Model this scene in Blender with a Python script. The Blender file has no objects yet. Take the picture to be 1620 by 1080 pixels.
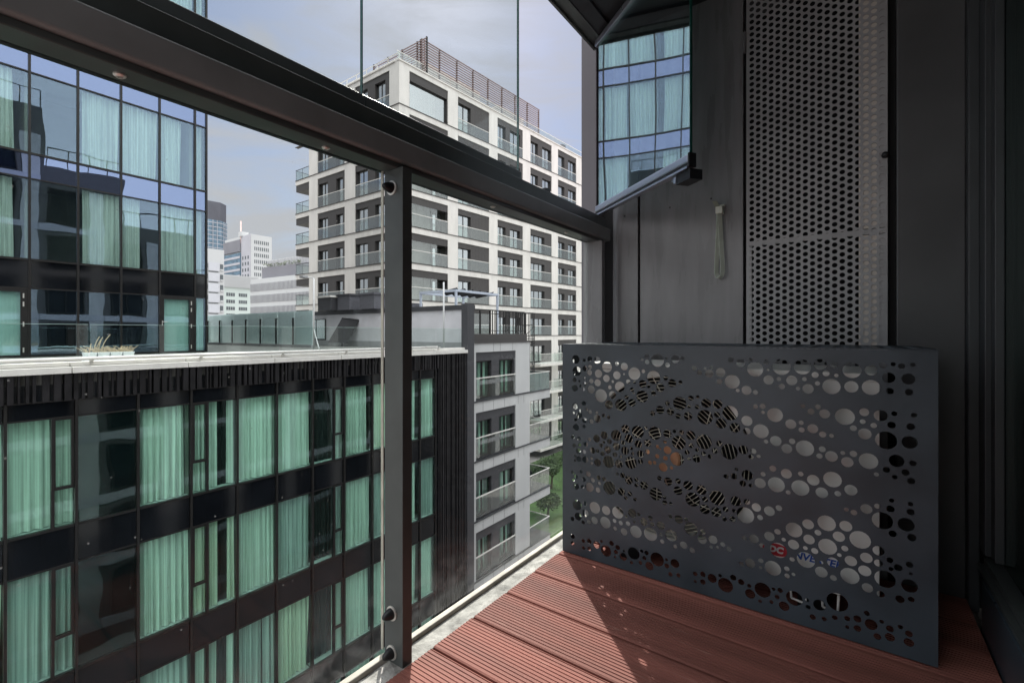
import bpy, bmesh, math, random
from mathutils import Vector, Matrix
from mathutils.geometry import delaunay_2d_cdt

C = bpy.context.scene
COL = C.collection
rad = math.radians

# ------------------------------------------------------------------ camera
YAW = 36.0
CAM_H = 0.75
cam_d = bpy.data.cameras.new('camera')
cam = bpy.data.objects.new('camera', cam_d)
COL.objects.link(cam)
cam.location = (0, 0, CAM_H)
cam.rotation_euler = (rad(90), 0, rad(YAW))
cam_d.sensor_width = 36
cam_d.lens = 740 / 1620 * 36
cam_d.shift_y = -13 / 1620
cam_d.clip_start = 0.02
cam_d.clip_end = 6000
C.camera = cam

# ------------------------------------------------------------------ sky, sun, exposure
SUN_AZ, SUN_EL = -45.0, 40.0
SKY_STRENGTH = 0.10
w = bpy.data.worlds.new('World')
C.world = w
w.use_nodes = True
nt = w.node_tree
nt.nodes.clear()
def wn(t, **k):
    n = nt.nodes.new(t)
    for a, b in k.items():
        setattr(n, a, b)
    return n
out = wn('ShaderNodeOutputWorld')
bg = wn('ShaderNodeBackground')
bg.inputs['Strength'].default_value = SKY_STRENGTH
sky = wn('ShaderNodeTexSky', sky_type='NISHITA')
sky.sun_disc = False
sky.sun_elevation = rad(SUN_EL)
sky.sun_rotation = rad(SUN_AZ)
sky.air_density = 1.0
sky.dust_density = 0.6
tc = wn('ShaderNodeTexCoord')
mp = wn('ShaderNodeMapping')
mp.inputs['Scale'].default_value = (1.3, 2.6, 7.5)
mp.inputs['Rotation'].default_value = (0.2, 0.35, 0.5)
nt.links.new(tc.outputs['Generated'], mp.inputs['Vector'])
noi = wn('ShaderNodeTexNoise')
noi.inputs['Scale'].default_value = 1.6
noi.inputs['Detail'].default_value = 6
noi.inputs['Roughness'].default_value = 0.55
noi.inputs['Distortion'].default_value = 0.6
nt.links.new(mp.outputs['Vector'], noi.inputs['Vector'])
rmp = wn('ShaderNodeMapRange')
rmp.inputs['From Min'].default_value = 0.40
rmp.inputs['From Max'].default_value = 0.64
rmp.inputs['To Min'].default_value = 0.05
rmp.inputs['To Max'].default_value = 0.95
nt.links.new(noi.outputs['Fac'], rmp.inputs['Value'])
thin = wn('ShaderNodeMix', data_type='RGBA')          # thin high haze over the clear sky
thin.inputs['Factor'].default_value = 0.72
nt.links.new(sky.outputs['Color'], thin.inputs['A'])
thin.inputs['B'].default_value = (1.20, 1.40, 2.12, 1)
mix = wn('ShaderNodeMix', data_type='RGBA')
sepz = wn('ShaderNodeSeparateXYZ')
nt.links.new(tc.outputs['Generated'], sepz.inputs['Vector'])
hor = wn('ShaderNodeMapRange', interpolation_type='SMOOTHSTEP')
hor.inputs['From Min'].default_value = 0.42
hor.inputs['From Max'].default_value = 0.04
hor.inputs['To Max'].default_value = 0.75
nt.links.new(sepz.outputs['Z'], hor.inputs['Value'])
cadd = wn('ShaderNodeMath', operation='ADD', use_clamp=True)
nt.links.new(rmp.outputs['Result'], cadd.inputs[0])
nt.links.new(hor.outputs['Result'], cadd.inputs[1])
nt.links.new(cadd.outputs[0], mix.inputs['Factor'])
nt.links.new(thin.outputs['Result'], mix.inputs['A'])
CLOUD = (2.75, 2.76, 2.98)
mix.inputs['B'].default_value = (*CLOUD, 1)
# unseen bright cloud added behind the camera to light facades and balcony
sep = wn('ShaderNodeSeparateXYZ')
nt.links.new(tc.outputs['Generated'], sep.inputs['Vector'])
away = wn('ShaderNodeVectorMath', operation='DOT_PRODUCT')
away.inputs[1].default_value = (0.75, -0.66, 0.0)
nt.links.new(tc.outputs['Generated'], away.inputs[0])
fill_veil = wn('ShaderNodeMapRange', interpolation_type='SMOOTHSTEP')
fill_veil.inputs['From Min'].default_value = -0.25
fill_veil.inputs['From Max'].default_value = 0.55
nt.links.new(away.outputs['Value'], fill_veil.inputs['Value'])
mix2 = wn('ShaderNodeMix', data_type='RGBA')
nt.links.new(fill_veil.outputs['Result'], mix2.inputs['Factor'])
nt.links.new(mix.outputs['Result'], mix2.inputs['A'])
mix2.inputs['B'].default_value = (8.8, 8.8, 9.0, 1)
high = wn('ShaderNodeMapRange', interpolation_type='SMOOTHSTEP')  # unseen zenith brightening, added to light the balcony and the hotel front
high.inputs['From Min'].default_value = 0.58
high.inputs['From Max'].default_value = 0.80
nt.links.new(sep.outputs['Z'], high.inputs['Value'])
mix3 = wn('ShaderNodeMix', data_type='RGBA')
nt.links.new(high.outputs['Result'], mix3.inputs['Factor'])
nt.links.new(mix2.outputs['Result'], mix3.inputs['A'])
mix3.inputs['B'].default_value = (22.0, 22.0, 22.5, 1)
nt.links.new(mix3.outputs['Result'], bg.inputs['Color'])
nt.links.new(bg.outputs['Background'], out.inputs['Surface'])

sun_d = bpy.data.lights.new('sun', 'SUN')
sun_d.energy = 4.6
sun_d.angle = rad(0.5)
sun_d.color = (1.0, 0.95, 0.88)
sun = bpy.data.objects.new('sun', sun_d)
COL.objects.link(sun)
sdir = Vector((math.sin(rad(SUN_AZ)) * math.cos(rad(SUN_EL)), math.cos(rad(SUN_AZ)) * math.cos(rad(SUN_EL)), math.sin(rad(SUN_EL))))
sun.rotation_euler = (-sdir).to_track_quat('-Z', 'Y').to_euler()
sun.location = sdir * 60

C.view_settings.view_transform = 'Standard'
C.view_settings.look = 'None'
C.view_settings.gamma = 1
C.view_settings.use_curve_mapping = False
C.view_settings.exposure = 1.0
C.cycles.max_bounces = 10
C.cycles.transparent_max_bounces = 24
C.cycles.glossy_bounces = 5
C.cycles.diffuse_bounces = 5
C.cycles.sample_clamp_indirect = 6

# ------------------------------------------------------------------ helpers
RNG = random.Random(7)
Fv = Vector((-math.sin(rad(YAW)), math.cos(rad(YAW)), 0))
Rv = Vector((math.cos(rad(YAW)), math.sin(rad(YAW)), 0))
def at(u, v, d):
    """world point at forward depth d under photo pixel u, v"""
    return Vector((0, 0, CAM_H)) + (Fv + Rv * ((u - 810) / 740) + Vector((0, 0, (527 - v) / 740))) * d
def y_on(u, x):
    r = Fv + Rv * ((u - 810) / 740)
    return r.y * x / r.x
def x_on(u, y):
    r = Fv + Rv * ((u - 810) / 740)
    return r.x * y / r.y

class MB:
    """collects shapes, builds ONE mesh object"""
    def __init__(self):
        self.v = []
        self.f = []
    def add(self, vs, fs):
        b = len(self.v)
        self.v += [Vector(p) for p in vs]
        self.f += [[b + i for i in f] for f in fs]
    def box(self, x0, x1, y0, y1, z0, z1):
        x0, x1 = min(x0, x1), max(x0, x1); y0, y1 = min(y0, y1), max(y0, y1); z0, z1 = min(z0, z1), max(z0, z1)
        self.add([(x0,y0,z0),(x1,y0,z0),(x1,y1,z0),(x0,y1,z0),(x0,y0,z1),(x1,y0,z1),(x1,y1,z1),(x0,y1,z1)],
                 [(0,3,2,1),(4,5,6,7),(0,1,5,4),(1,2,6,5),(2,3,7,6),(3,0,4,7)])
        return self
    def hexa(self, b, t):
        self.add(list(b) + list(t), [(0,3,2,1),(4,5,6,7),(0,1,5,4),(1,2,6,5),(2,3,7,6),(3,0,4,7)])
        return self
    def cyl(self, p0, p1, r0, r1=None, n=12, caps=True):
        p0, p1 = Vector(p0), Vector(p1)
        r1 = r0 if r1 is None else r1
        a = (p1 - p0).normalized()
        h = Vector((0, 0, 1)) if abs(a.z) < .9 else Vector((1, 0, 0))
        e = a.cross(h).normalized(); g = a.cross(e)
        vs = []
        for p, r in ((p0, r0), (p1, r1)):
            for i in range(n):
                t = 2 * math.pi * i / n
                vs.append(p + (e * math.cos(t) + g * math.sin(t)) * r)
        fs = [(i, (i + 1) % n, n + (i + 1) % n, n + i) for i in range(n)]
        if caps:
            fs += [tuple(range(n))[::-1], tuple(range(n, 2 * n))]
        self.add(vs, fs)
        return self
    def tube(self, pts, r, n=8):
        for a, b in zip(pts[:-1], pts[1:]):
            self.cyl(a, b, r, n=n)
        return self
    def lathe(self, p, axis, prof, n=20):
        a = Vector(axis).normalized()
        h = Vector((0, 0, 1)) if abs(a.z) < .9 else Vector((1, 0, 0))
        e = a.cross(h).normalized(); g = a.cross(e)
        vs = []
        for s, r in prof:
            for i in range(n):
                t = 2 * math.pi * i / n
                vs.append(Vector(p) + a * s + (e * math.cos(t) + g * math.sin(t)) * max(r, 1e-5))
        fs = []
        for k in range(len(prof) - 1):
            for i in range(n):
                j = (i + 1) % n
                fs.append((k * n + i, k * n + j, (k + 1) * n + j, (k + 1) * n + i))
        fs += [tuple(range(n))[::-1], tuple(range((len(prof) - 1) * n, len(prof) * n))]
        self.add(vs, fs)
        return self
    def sweep(self, prof, x_of, s0, s1, axis='y'):
        """prof: list of (x, z) outline, extruded along y from s0 to s1"""
        n = len(prof)
        vs = [(p[0], s0, p[1]) for p in prof] + [(p[0], s1, p[1]) for p in prof]
        fs = [(i, (i + 1) % n, n + (i + 1) % n, n + i) for i in range(n)] + [tuple(range(n))[::-1], tuple(range(n, 2 * n))]
        self.add(vs, fs)
        return self

class Fr:
    """a facade frame: s along the wall, z up, n outward"""
    def __init__(self, o, d):
        self.o = Vector((o[0], o[1], 0)); self.d = Vector((d[0], d[1], 0)).normalized()
        self.nn = self.d.cross(Vector((0, 0, 1)))
    def p(self, s, z, n=0):
        return self.o + self.d * s + self.nn * n + Vector((0, 0, z))
    def box(self, mb, s0, s1, z0, z1, n0, n1):
        if s1 < s0: s0, s1 = s1, s0
        if z1 < z0: z0, z1 = z1, z0
        if n1 < n0: n0, n1 = n1, n0
        b = [self.p(s0,z0,n1), self.p(s1,z0,n1), self.p(s1,z0,n0), self.p(s0,z0,n0)]
        t = [self.p(s0,z1,n1), self.p(s1,z1,n1), self.p(s1,z1,n0), self.p(s0,z1,n0)]
        mb.hexa(b, t)
        return mb

LOC = {}
def thing(name, label, cat, loc=(0, 0, 0), group=None):
    o = bpy.data.objects.new(name, None)
    COL.objects.link(o)
    o.location = loc
    o.empty_display_size = 0.2
    o['label'] = label; o['category'] = cat
    if group: o['group'] = group
    LOC[o.name] = Vector(loc)
    return o
def link(name, mb, m, base, smooth=False, bevel=0):
    me = bpy.data.meshes.new(name)
    me.from_pydata([p - base for p in mb.v], [], mb.f)
    me.validate()
    bm = bmesh.new(); bm.from_mesh(me)
    if bevel:
        bmesh.ops.remove_doubles(bm, verts=bm.verts, dist=1e-5)
        es = [e for e in bm.edges if len(e.link_faces) == 2 and e.calc_face_angle(0) > .6]
        bmesh.ops.bevel(bm, geom=es, offset=bevel, segments=2, affect='EDGES', profile=.6)
    bmesh.ops.recalc_face_normals(bm, faces=bm.faces)
    bm.to_mesh(me); bm.free()
    me.materials.append(m)
    if smooth:
        for p in me.polygons: p.use_smooth = True
    o = bpy.data.objects.new(name, me)
    COL.objects.link(o)
    return o
def part(name, mb, m, parent, label=None, kind=None, smooth=False, bevel=0):
    base = LOC[parent.name]
    o = link(name, mb, m, base, smooth, bevel)
    o.parent = parent
    LOC[o.name] = base
    if label: o['label'] = label
    if kind: o['kind'] = kind
    return o
def struct(name, mb, m, smooth=False, kind='structure'):
    o = link(name, mb, m, Vector((0, 0, 0)), smooth)
    o['kind'] = kind
    return o
def solo(name, mb, m, label, cat, loc, group=None, **k):
    o = link(name, mb, m, Vector(loc), **k)
    o.location = loc
    o['label'] = label; o['category'] = cat
    if group: o['group'] = group
    LOC[o.name] = Vector(loc)
    return o

# ------------------------------------------------------------------ materials
def mat(name, col, rough=.6, metal=0, var=.12, scale=6, bump=0, bscale=60, spec=.35, stretch=(1, 1, 1), coat=0):
    m = bpy.data.materials.new(name); m.use_nodes = True
    t = m.node_tree; b = t.nodes['Principled BSDF']
    b.inputs['Roughness'].default_value = rough
    b.inputs['Metallic'].default_value = metal
    b.inputs['Specular IOR Level'].default_value = spec
    b.inputs['Coat Weight'].default_value = coat
    tcn = t.nodes.new('ShaderNodeTexCoord'); mpn = t.nodes.new('ShaderNodeMapping')
    mpn.inputs['Scale'].default_value = stretch
    t.links.new(tcn.outputs['Object'], mpn.inputs['Vector'])
    n = t.nodes.new('ShaderNodeTexNoise'); n.inputs['Scale'].default_value = scale; n.inputs['Detail'].default_value = 5
    t.links.new(mpn.outputs['Vector'], n.inputs['Vector'])
    r = t.nodes.new('ShaderNodeMix'); r.data_type = 'RGBA'
    r.inputs['A'].default_value = (*[c * (1 - var) for c in col], 1)
    r.inputs['B'].default_value = (*[min(1, c * (1 + var)) for c in col], 1)
    mr = t.nodes.new('ShaderNodeMapRange'); mr.inputs['From Min'].default_value = .3; mr.inputs['From Max'].default_value = .7
    t.links.new(n.outputs['Fac'], mr.inputs['Value'])
    t.links.new(mr.outputs['Result'], r.inputs['Factor'])
    t.links.new(r.outputs['Result'], b.inputs['Base Color'])
    mrr = t.nodes.new('ShaderNodeMapRange'); mrr.inputs['To Min'].default_value = max(0, rough - .08); mrr.inputs['To Max'].default_value = min(1, rough + .08)
    t.links.new(n.outputs['Fac'], mrr.inputs['Value']); t.links.new(mrr.outputs['Result'], b.inputs['Roughness'])
    if bump:
        n2 = t.nodes.new('ShaderNodeTexNoise'); n2.inputs['Scale'].default_value = bscale; n2.inputs['Detail'].default_value = 4
        t.links.new(mpn.outputs['Vector'], n2.inputs['Vector'])
        bp = t.nodes.new('ShaderNodeBump'); bp.inputs['Strength'].default_value = bump; bp.inputs['Distance'].default_value = .02
        t.links.new(n2.outputs['Fac'], bp.inputs['Height']); t.links.new(bp.outputs['Normal'], b.inputs['Normal'])
    return m

def glass(name, tint, f0=.04, gloss=(1, 1, 1), wave=0, wscale=.6, dirt=False, rough=0.0):
    m = bpy.data.materials.new(name); m.use_nodes = True
    t = m.node_tree; t.nodes.clear()
    o = t.nodes.new('ShaderNodeOutputMaterial')
    lw = t.nodes.new('ShaderNodeLayerWeight'); lw.inputs['Blend'].default_value = .5
    pw = t.nodes.new('ShaderNodeMath'); pw.operation = 'POWER'; pw.inputs[1].default_value = 5
    ma = t.nodes.new('ShaderNodeMath'); ma.operation = 'MULTIPLY_ADD'; ma.inputs[1].default_value = 1 - f0; ma.inputs[2].default_value = f0
    t.links.new(lw.outputs['Facing'], pw.inputs[0]); t.links.new(pw.outputs[0], ma.inputs[0])
    tr = t.nodes.new('ShaderNodeBsdfTransparent'); tr.inputs['Color'].default_value = (*tint, 1)
    gl = t.nodes.new('ShaderNodeBsdfGlossy'); gl.inputs['Color'].default_value = (*gloss, 1); gl.inputs['Roughness'].default_value = rough
    mx = t.nodes.new('ShaderNodeMixShader')
    t.links.new(ma.outputs[0], mx.inputs['Fac']); t.links.new(tr.outputs[0], mx.inputs[1]); t.links.new(gl.outputs[0], mx.inputs[2])
    tcn = t.nodes.new('ShaderNodeTexCoord')
    if wave:
        n = t.nodes.new('ShaderNodeTexNoise'); n.inputs['Scale'].default_value = wscale; n.inputs['Detail'].default_value = 1
        t.links.new(tcn.outputs['Object'], n.inputs['Vector'])
        bp = t.nodes.new('ShaderNodeBump'); bp.inputs['Strength'].default_value = 1; bp.inputs['Distance'].default_value = wave
        t.links.new(n.outputs['Fac'], bp.inputs['Height']); t.links.new(bp.outputs['Normal'], gl.inputs['Normal'])
    last = mx
    if dirt:
        # dried dust on the pane: thicker towards its foot, streaked
        sp = t.nodes.new('ShaderNodeSeparateXYZ'); t.links.new(tcn.outputs['Object'], sp.inputs[0])
        g = t.nodes.new('ShaderNodeMapRange'); g.interpolation_type = 'SMOOTHERSTEP'
        g.inputs['From Min'].default_value = .24; g.inputs['From Max'].default_value = -.03; g.inputs['To Min'].default_value = .0; g.inputs['To Max'].default_value = .11
        t.links.new(sp.outputs['Z'], g.inputs['Value'])
        n = t.nodes.new('ShaderNodeTexNoise'); n.inputs['Scale'].default_value = 15; n.inputs['Detail'].default_value = 8; n.inputs['Distortion'].default_value = 1.2; n.inputs['Roughness'].default_value = .65
        mpn = t.nodes.new('ShaderNodeMapping'); mpn.inputs['Scale'].default_value = (1, .55, 1); mpn.inputs['Rotation'].default_value = (.7, 0, 0)
        t.links.new(tcn.outputs['Object'], mpn.inputs[0]); t.links.new(mpn.outputs[0], n.inputs['Vector'])
        nm = t.nodes.new('ShaderNodeMapRange'); nm.inputs['From Min'].default_value = .42; nm.inputs['From Max'].default_value = .75
        t.links.new(n.outputs['Fac'], nm.inputs['Value'])
        mu = t.nodes.new('ShaderNodeMath'); mu.operation = 'MULTIPLY'
        t.links.new(g.outputs[0], mu.inputs[0]); t.links.new(nm.outputs[0], mu.inputs[1])
        v = t.nodes.new('ShaderNodeTexVoronoi'); v.inputs['Scale'].default_value = 30
        t.links.new(tcn.outputs['Object'], v.inputs['Vector'])
        vm = t.nodes.new('ShaderNodeMapRange'); vm.inputs['From Min'].default_value = .055; vm.inputs['From Max'].default_value = .03; vm.inputs['To Max'].default_value = .16
        t.links.new(v.outputs['Distance'], vm.inputs['Value'])
        ad = t.nodes.new('ShaderNodeMath'); ad.operation = 'ADD'; ad.use_clamp = True
        t.links.new(mu.outputs[0], ad.inputs[0]); t.links.new(vm.outputs[0], ad.inputs[1])
        df = t.nodes.new('ShaderNodeBsdfDiffuse'); df.inputs['Color'].default_value = (.62, .62, .62, 1)
        tl = t.nodes.new('ShaderNodeBsdfTranslucent'); tl.inputs['Color'].default_value = (.62, .62, .62, 1)
        m2 = t.nodes.new('ShaderNodeMixShader'); m2.inputs[0].default_value = .5
        t.links.new(df.outputs[0], m2.inputs[1]); t.links.new(tl.outputs[0], m2.inputs[2])
        m3 = t.nodes.new('ShaderNodeMixShader')
        t.links.new(ad.outputs[0], m3.inputs[0]); t.links.new(mx.outputs[0], m3.inputs[1]); t.links.new(m2.outputs[0], m3.inputs[2])
        last = m3
    t.links.new(last.outputs[0], o.inputs['Surface'])
    return m

def cloth(name, col, fold=.9):
    m = bpy.data.materials.new(name); m.use_nodes = True
    t = m.node_tree; t.nodes.clear()
    o = t.nodes.new('ShaderNodeOutputMaterial')
    d = t.nodes.new('ShaderNodeBsdfDiffuse'); d.inputs['Color'].default_value = (*col, 1)
    tl = t.nodes.new('ShaderNodeBsdfTranslucent'); tl.inputs['Color'].default_value = (*col, 1)
    tcn = t.nodes.new('ShaderNodeTexCoord'); mpn = t.nodes.new('ShaderNodeMapping'); mpn.inputs['Scale'].default_value = (26, 26, .25)
    n = t.nodes.new('ShaderNodeTexNoise'); n.inputs['Scale'].default_value = 1
    t.links.new(tcn.outputs['Object'], mpn.inputs[0]); t.links.new(mpn.outputs[0], n.inputs['Vector'])
    mr = t.nodes.new('ShaderNodeMix'); mr.data_type = 'RGBA'
    n.inputs['Detail'].default_value = 3
    st_ = t.nodes.new('ShaderNodeMapRange'); st_.inputs['From Min'].default_value = .34; st_.inputs['From Max'].default_value = .62
    t.links.new(n.outputs['Fac'], st_.inputs['Value'])
    mr.inputs['A'].default_value = (*[c * fold for c in col], 1); mr.inputs['B'].default_value = (*col, 1)
    t.links.new(st_.outputs['Result'], mr.inputs['Factor']); t.links.new(mr.outputs['Result'], d.inputs['Color'])
    mx = t.nodes.new('ShaderNodeMixShader'); mx.inputs[0].default_value = .25
    t.links.new(d.outputs[0], mx.inputs[1]); t.links.new(tl.outputs[0], mx.inputs[2])
    t.links.new(mx.outputs[0], o.inputs['Surface'])
    return m

M = dict(
    anthracite=mat('anthracite powder coat', (.064, .072, .071), .34, 0, .14, 14, .03, 500),
    profile=mat('graphite glazing profile', (.105, .118, .122), .35, 0, .1, 10), rail=mat('grey handrail paint', (.205, .212, .215), .34, 0, .12, 9, .02, 600),
    panel=mat('grey metal wall panel', (.190, .187, .194), .28, .0, .20, 9, .012, 6, stretch=(2.2, 2.2, .30)),
    fin=mat('violet grey wall edge', (.12, .112, .125), .45, 0, .08, 3),
    black=mat('black gap', (.006, .006, .007), .8, 0, .1),
    rubber=mat('black rubber', (.012, .012, .014), .45, 0, .1),
    cover=mat('blue grey sheet steel', (.043, .055, .068), .36, 0, .26, 6, .04, 700),
    perf=mat('perforated steel', (.33, .33, .34), .34, 0, .12, 9),
    silver=mat('brushed aluminium', (.45, .45, .52), .3, .85, .05, 10),
    steel=mat('stainless steel', (.62, .60, .57), .35, .7, .08, 4),
    coping=mat('pale metal coping', (.64, .62, .59), .45, .1, .07, 3),
    wpc=None,
    concrete=mat('pale stained concrete', (.29, .28, .265), .85, 0, .5, 22, .3, 90),
    seal=mat('weathered pale seal', (.42, .39, .34), .7, 0, .25, 20),
    ceil=mat('dark ceiling panel', (.035, .036, .04), .4, 0, .1),
    white_ac=mat('off white painted steel', (.86, .85, .82), .42, 0, .05, 6),
    grille=mat('beige fan grille wire', (.78, .74, .64), .5, 0, .05),
    copper=mat('orange brown hub', (.78, .42, .25), .5, 0, .2, 18),
    red=mat('red print', (.55, .03, .05), .5, 0, .03), blue=mat('blue print', (.02, .09, .42), .5, 0, .03),
    white=mat('white print', (.85, .85, .85), .5, 0, .02),
    strap=mat('pale green grey nylon strap', (.52, .57, .50), .6, 0, .10, 30),
    edge=mat('green glass edge', (.012, .065, .052), .15, 0, .1),
    dark_glossy=mat('black glossy cladding', (.010, .012, .015), .12, 0, .3, 2),
    mullion=mat('dark bronze mullion', (.014, .013, .013), .35, 0, .1),
    interior=mat('dark room', (.22, .22, .20), .9, 0, .3, .8),
    wall_w=mat('white facade panel', (.66, .628, .598), .6, 0, .08, 1.4, stretch=(1, 1, .22)),
    wall_g=mat('light grey facade panel', (.50, .50, .505), .5, 0, .08, 1.0, stretch=(1, 1, .3)),
    clad=mat('dark grey corrugated cladding', (.058, .053, .052), .6, 0, .08, 4, stretch=(1, 1, .1)),
    clad_b=mat('slate grey cladding', (.05, .05, .056), .55, 0, .08, 3),
    brick=mat('dark facade brick', (.05, .048, .05), .7, 0, .2, 12),
    plinth=mat('mid grey render', (.30, .30, .31), .8, 0, .12, 2),
    ground=mat('grey paving', (.20, .19, .185), .9, 0, .2, .4),
    grass=mat('lawn', (.045, .085, .025), .9, 0, .35, 1.5),
    leaf=mat('hedge leaves', (.055, .085, .035), .7, 0, .4, 3),
    twig=mat('dry straw twigs', (.42, .34, .24), .9, 0, .25, 20),
    trough=mat('white planter', (.72, .74, .78), .5, 0, .04),
    pergola=mat('pale blue grey paint', (.42, .46, .54), .5, 0, .06),
    canopy=mat('dark awning cloth', (.025, .025, .028), .8, 0, .15),
    slat=mat('red brown louvre', (.22, .155, .15), .6, 0, .1),
    far_w=mat('far pale concrete', (.50, .50, .51), .7, 0, .05, .05), far_g=mat('far grey band', (.20, .195, .22), .6, 0, .1, .1),
    far_d=mat('far dark crown', (.09, .09, .11), .6, 0, .1, .1), far_m=mat('far mint render', (.50, .55, .53), .7, 0, .04, .05),
    far_win=mat('far window', (.10, .11, .12), .25, 0, .2, .3), far_blue=mat('far blue glazing', (.11, .17, .23), .2, 0, .35, .25),
    far_mid=mat('far lilac panel', (.42, .41, .45), .6, 0, .06, .1),
    curtain=cloth('white voile curtain', (.92, .93, .88), .55), blind=cloth('frosted teal sheet', (.74, .88, .84)), foil=cloth('pale milky foil', (.90, .95, .95)),
    drape=mat('dark drape', (.02, .02, .022), .9, 0, .2),
    g_rail=glass('balcony glass', (.965, .985, .975), .009, dirt=True),
    g_up=glass('upper glass', (.95, .975, .965), .03), g_fold=glass('folded glass', (.82, .90, .91), .44, (.93, .98, 1.0), .0025, 1.5),
    g_tower=glass('tower glass', (.86, .95, .925), .13, (.60, .74, 1.0), .004, .9),
    g_hotel=glass('hotel glass', (.845, .985, .935), .045, (.8, .9, 1.0), .006, 1.0),
    g_white=glass('apartment glass', (.66, .71, .70), .50, (.95, .98, 1.0), .002, 1.0),
    g_bal=glass('balustrade glass', (.90, .935, .92), .12, (1, 1, 1)),
    g_ter=glass('terrace glass', (.93, .97, .955), .04), g_milk=glass('milky glass', (.5, .6, .6), .22, (.8, .9, .9), rough=.25),
    g_door=glass('door glass', (.30, .36, .34), .11, (.85, 1.0, .95)),
)
def boards():
    m = mat('red brown composite board', (.228, .085, .067), .72, 0, .24, 5, .10, 240, spec=.22, stretch=(.22, 3, 1))
    t = m.node_tree; b = t.nodes['Principled BSDF']
    base = b.inputs['Base Color'].links[0].from_socket
    tcn = t.nodes.new('ShaderNodeTexCoord'); sp = t.nodes.new('ShaderNodeSeparateXYZ'); t.links.new(tcn.outputs['Object'], sp.inputs[0])
    dv_ = t.nodes.new('ShaderNodeMath'); dv_.operation = 'DIVIDE'; dv_.inputs[1].default_value = .148
    sb = t.nodes.new('ShaderNodeMath'); sb.operation = 'SUBTRACT'; sb.inputs[1].default_value = 1.386
    t.links.new(sp.outputs['Y'], sb.inputs[0]); t.links.new(sb.outputs[0], dv_.inputs[0])
    fl = t.nodes.new('ShaderNodeMath'); fl.operation = 'FLOOR'; t.links.new(dv_.outputs[0], fl.inputs[0])
    wn_ = t.nodes.new('ShaderNodeTexWhiteNoise'); wn_.noise_dimensions = '1D'; t.links.new(fl.outputs[0], wn_.inputs['W'])
    mr = t.nodes.new('ShaderNodeMapRange'); mr.inputs['To Min'].default_value = .78; mr.inputs['To Max'].default_value = 1.2
    t.links.new(wn_.outputs['Value'], mr.inputs['Value'])
    hs = t.nodes.new('ShaderNodeHueSaturation'); t.links.new(base, hs.inputs['Color']); t.links.new(mr.outputs['Result'], hs.inputs['Value'])
    # pale scuffs drawn along the boards
    mp_ = t.nodes.new('ShaderNodeMapping'); mp_.inputs['Scale'].default_value = (5, 70, 1); t.links.new(tcn.outputs['Object'], mp_.inputs[0])
    n = t.nodes.new('ShaderNodeTexNoise'); n.inputs['Scale'].default_value = 1; n.inputs['Detail'].default_value = 4; t.links.new(mp_.outputs[0], n.inputs['Vector'])
    r2 = t.nodes.new('ShaderNodeMapRange'); r2.inputs['From Min'].default_value = .66; r2.inputs['From Max'].default_value = .80; r2.inputs['To Max'].default_value = .5
    t.links.new(n.outputs['Fac'], r2.inputs['Value'])
    mx = t.nodes.new('ShaderNodeMix'); mx.data_type = 'RGBA'; mx.inputs['B'].default_value = (.45, .30, .24, 1)
    t.links.new(r2.outputs['Result'], mx.inputs['Factor']); t.links.new(hs.outputs['Color'], mx.inputs['A']); t.links.new(mx.outputs['Result'], b.inputs['Base Color'])
    return m
M['wpc'] = boards()
def curtain(fr, s0, s1, z0, z1, n, rng, amp=.035, gather=0.0):
    amp *= 1.35
    mb = MB()
    w_ = s1 - s0
    N = max(8, int(w_ / .022))
    ph = rng.random() * 6; f1 = rng.uniform(30, 44); f2 = rng.uniform(9, 15)
    rows = [0, .25, .55, .8, 1]
    k = rng.uniform(-.05, .05)
    for q, t in enumerate(rows):
        z = z0 + (z1 - z0) * t
        for i in range(N + 1):
            a = i / N
            s = s0 + a * w_ + k * gather * (1 - t) * w_ * (a)
            d = amp * math.sin(s * f1 + ph + .8 * math.sin(s * f2 + ph)) * (1.15 - .45 * t) + amp * .5 * math.sin(s * f2 * .6 + ph)
            mb.v.append(fr.p(s, z + (.006 * math.sin(s * 40) if q == 0 else 0), n + d))
    W = N + 1
    for q in range(len(rows) - 1):
        for i in range(N):
            mb.f.append([q * W + i, q * W + i + 1, (q + 1) * W + i + 1, (q + 1) * W + i])
    return mb

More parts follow.
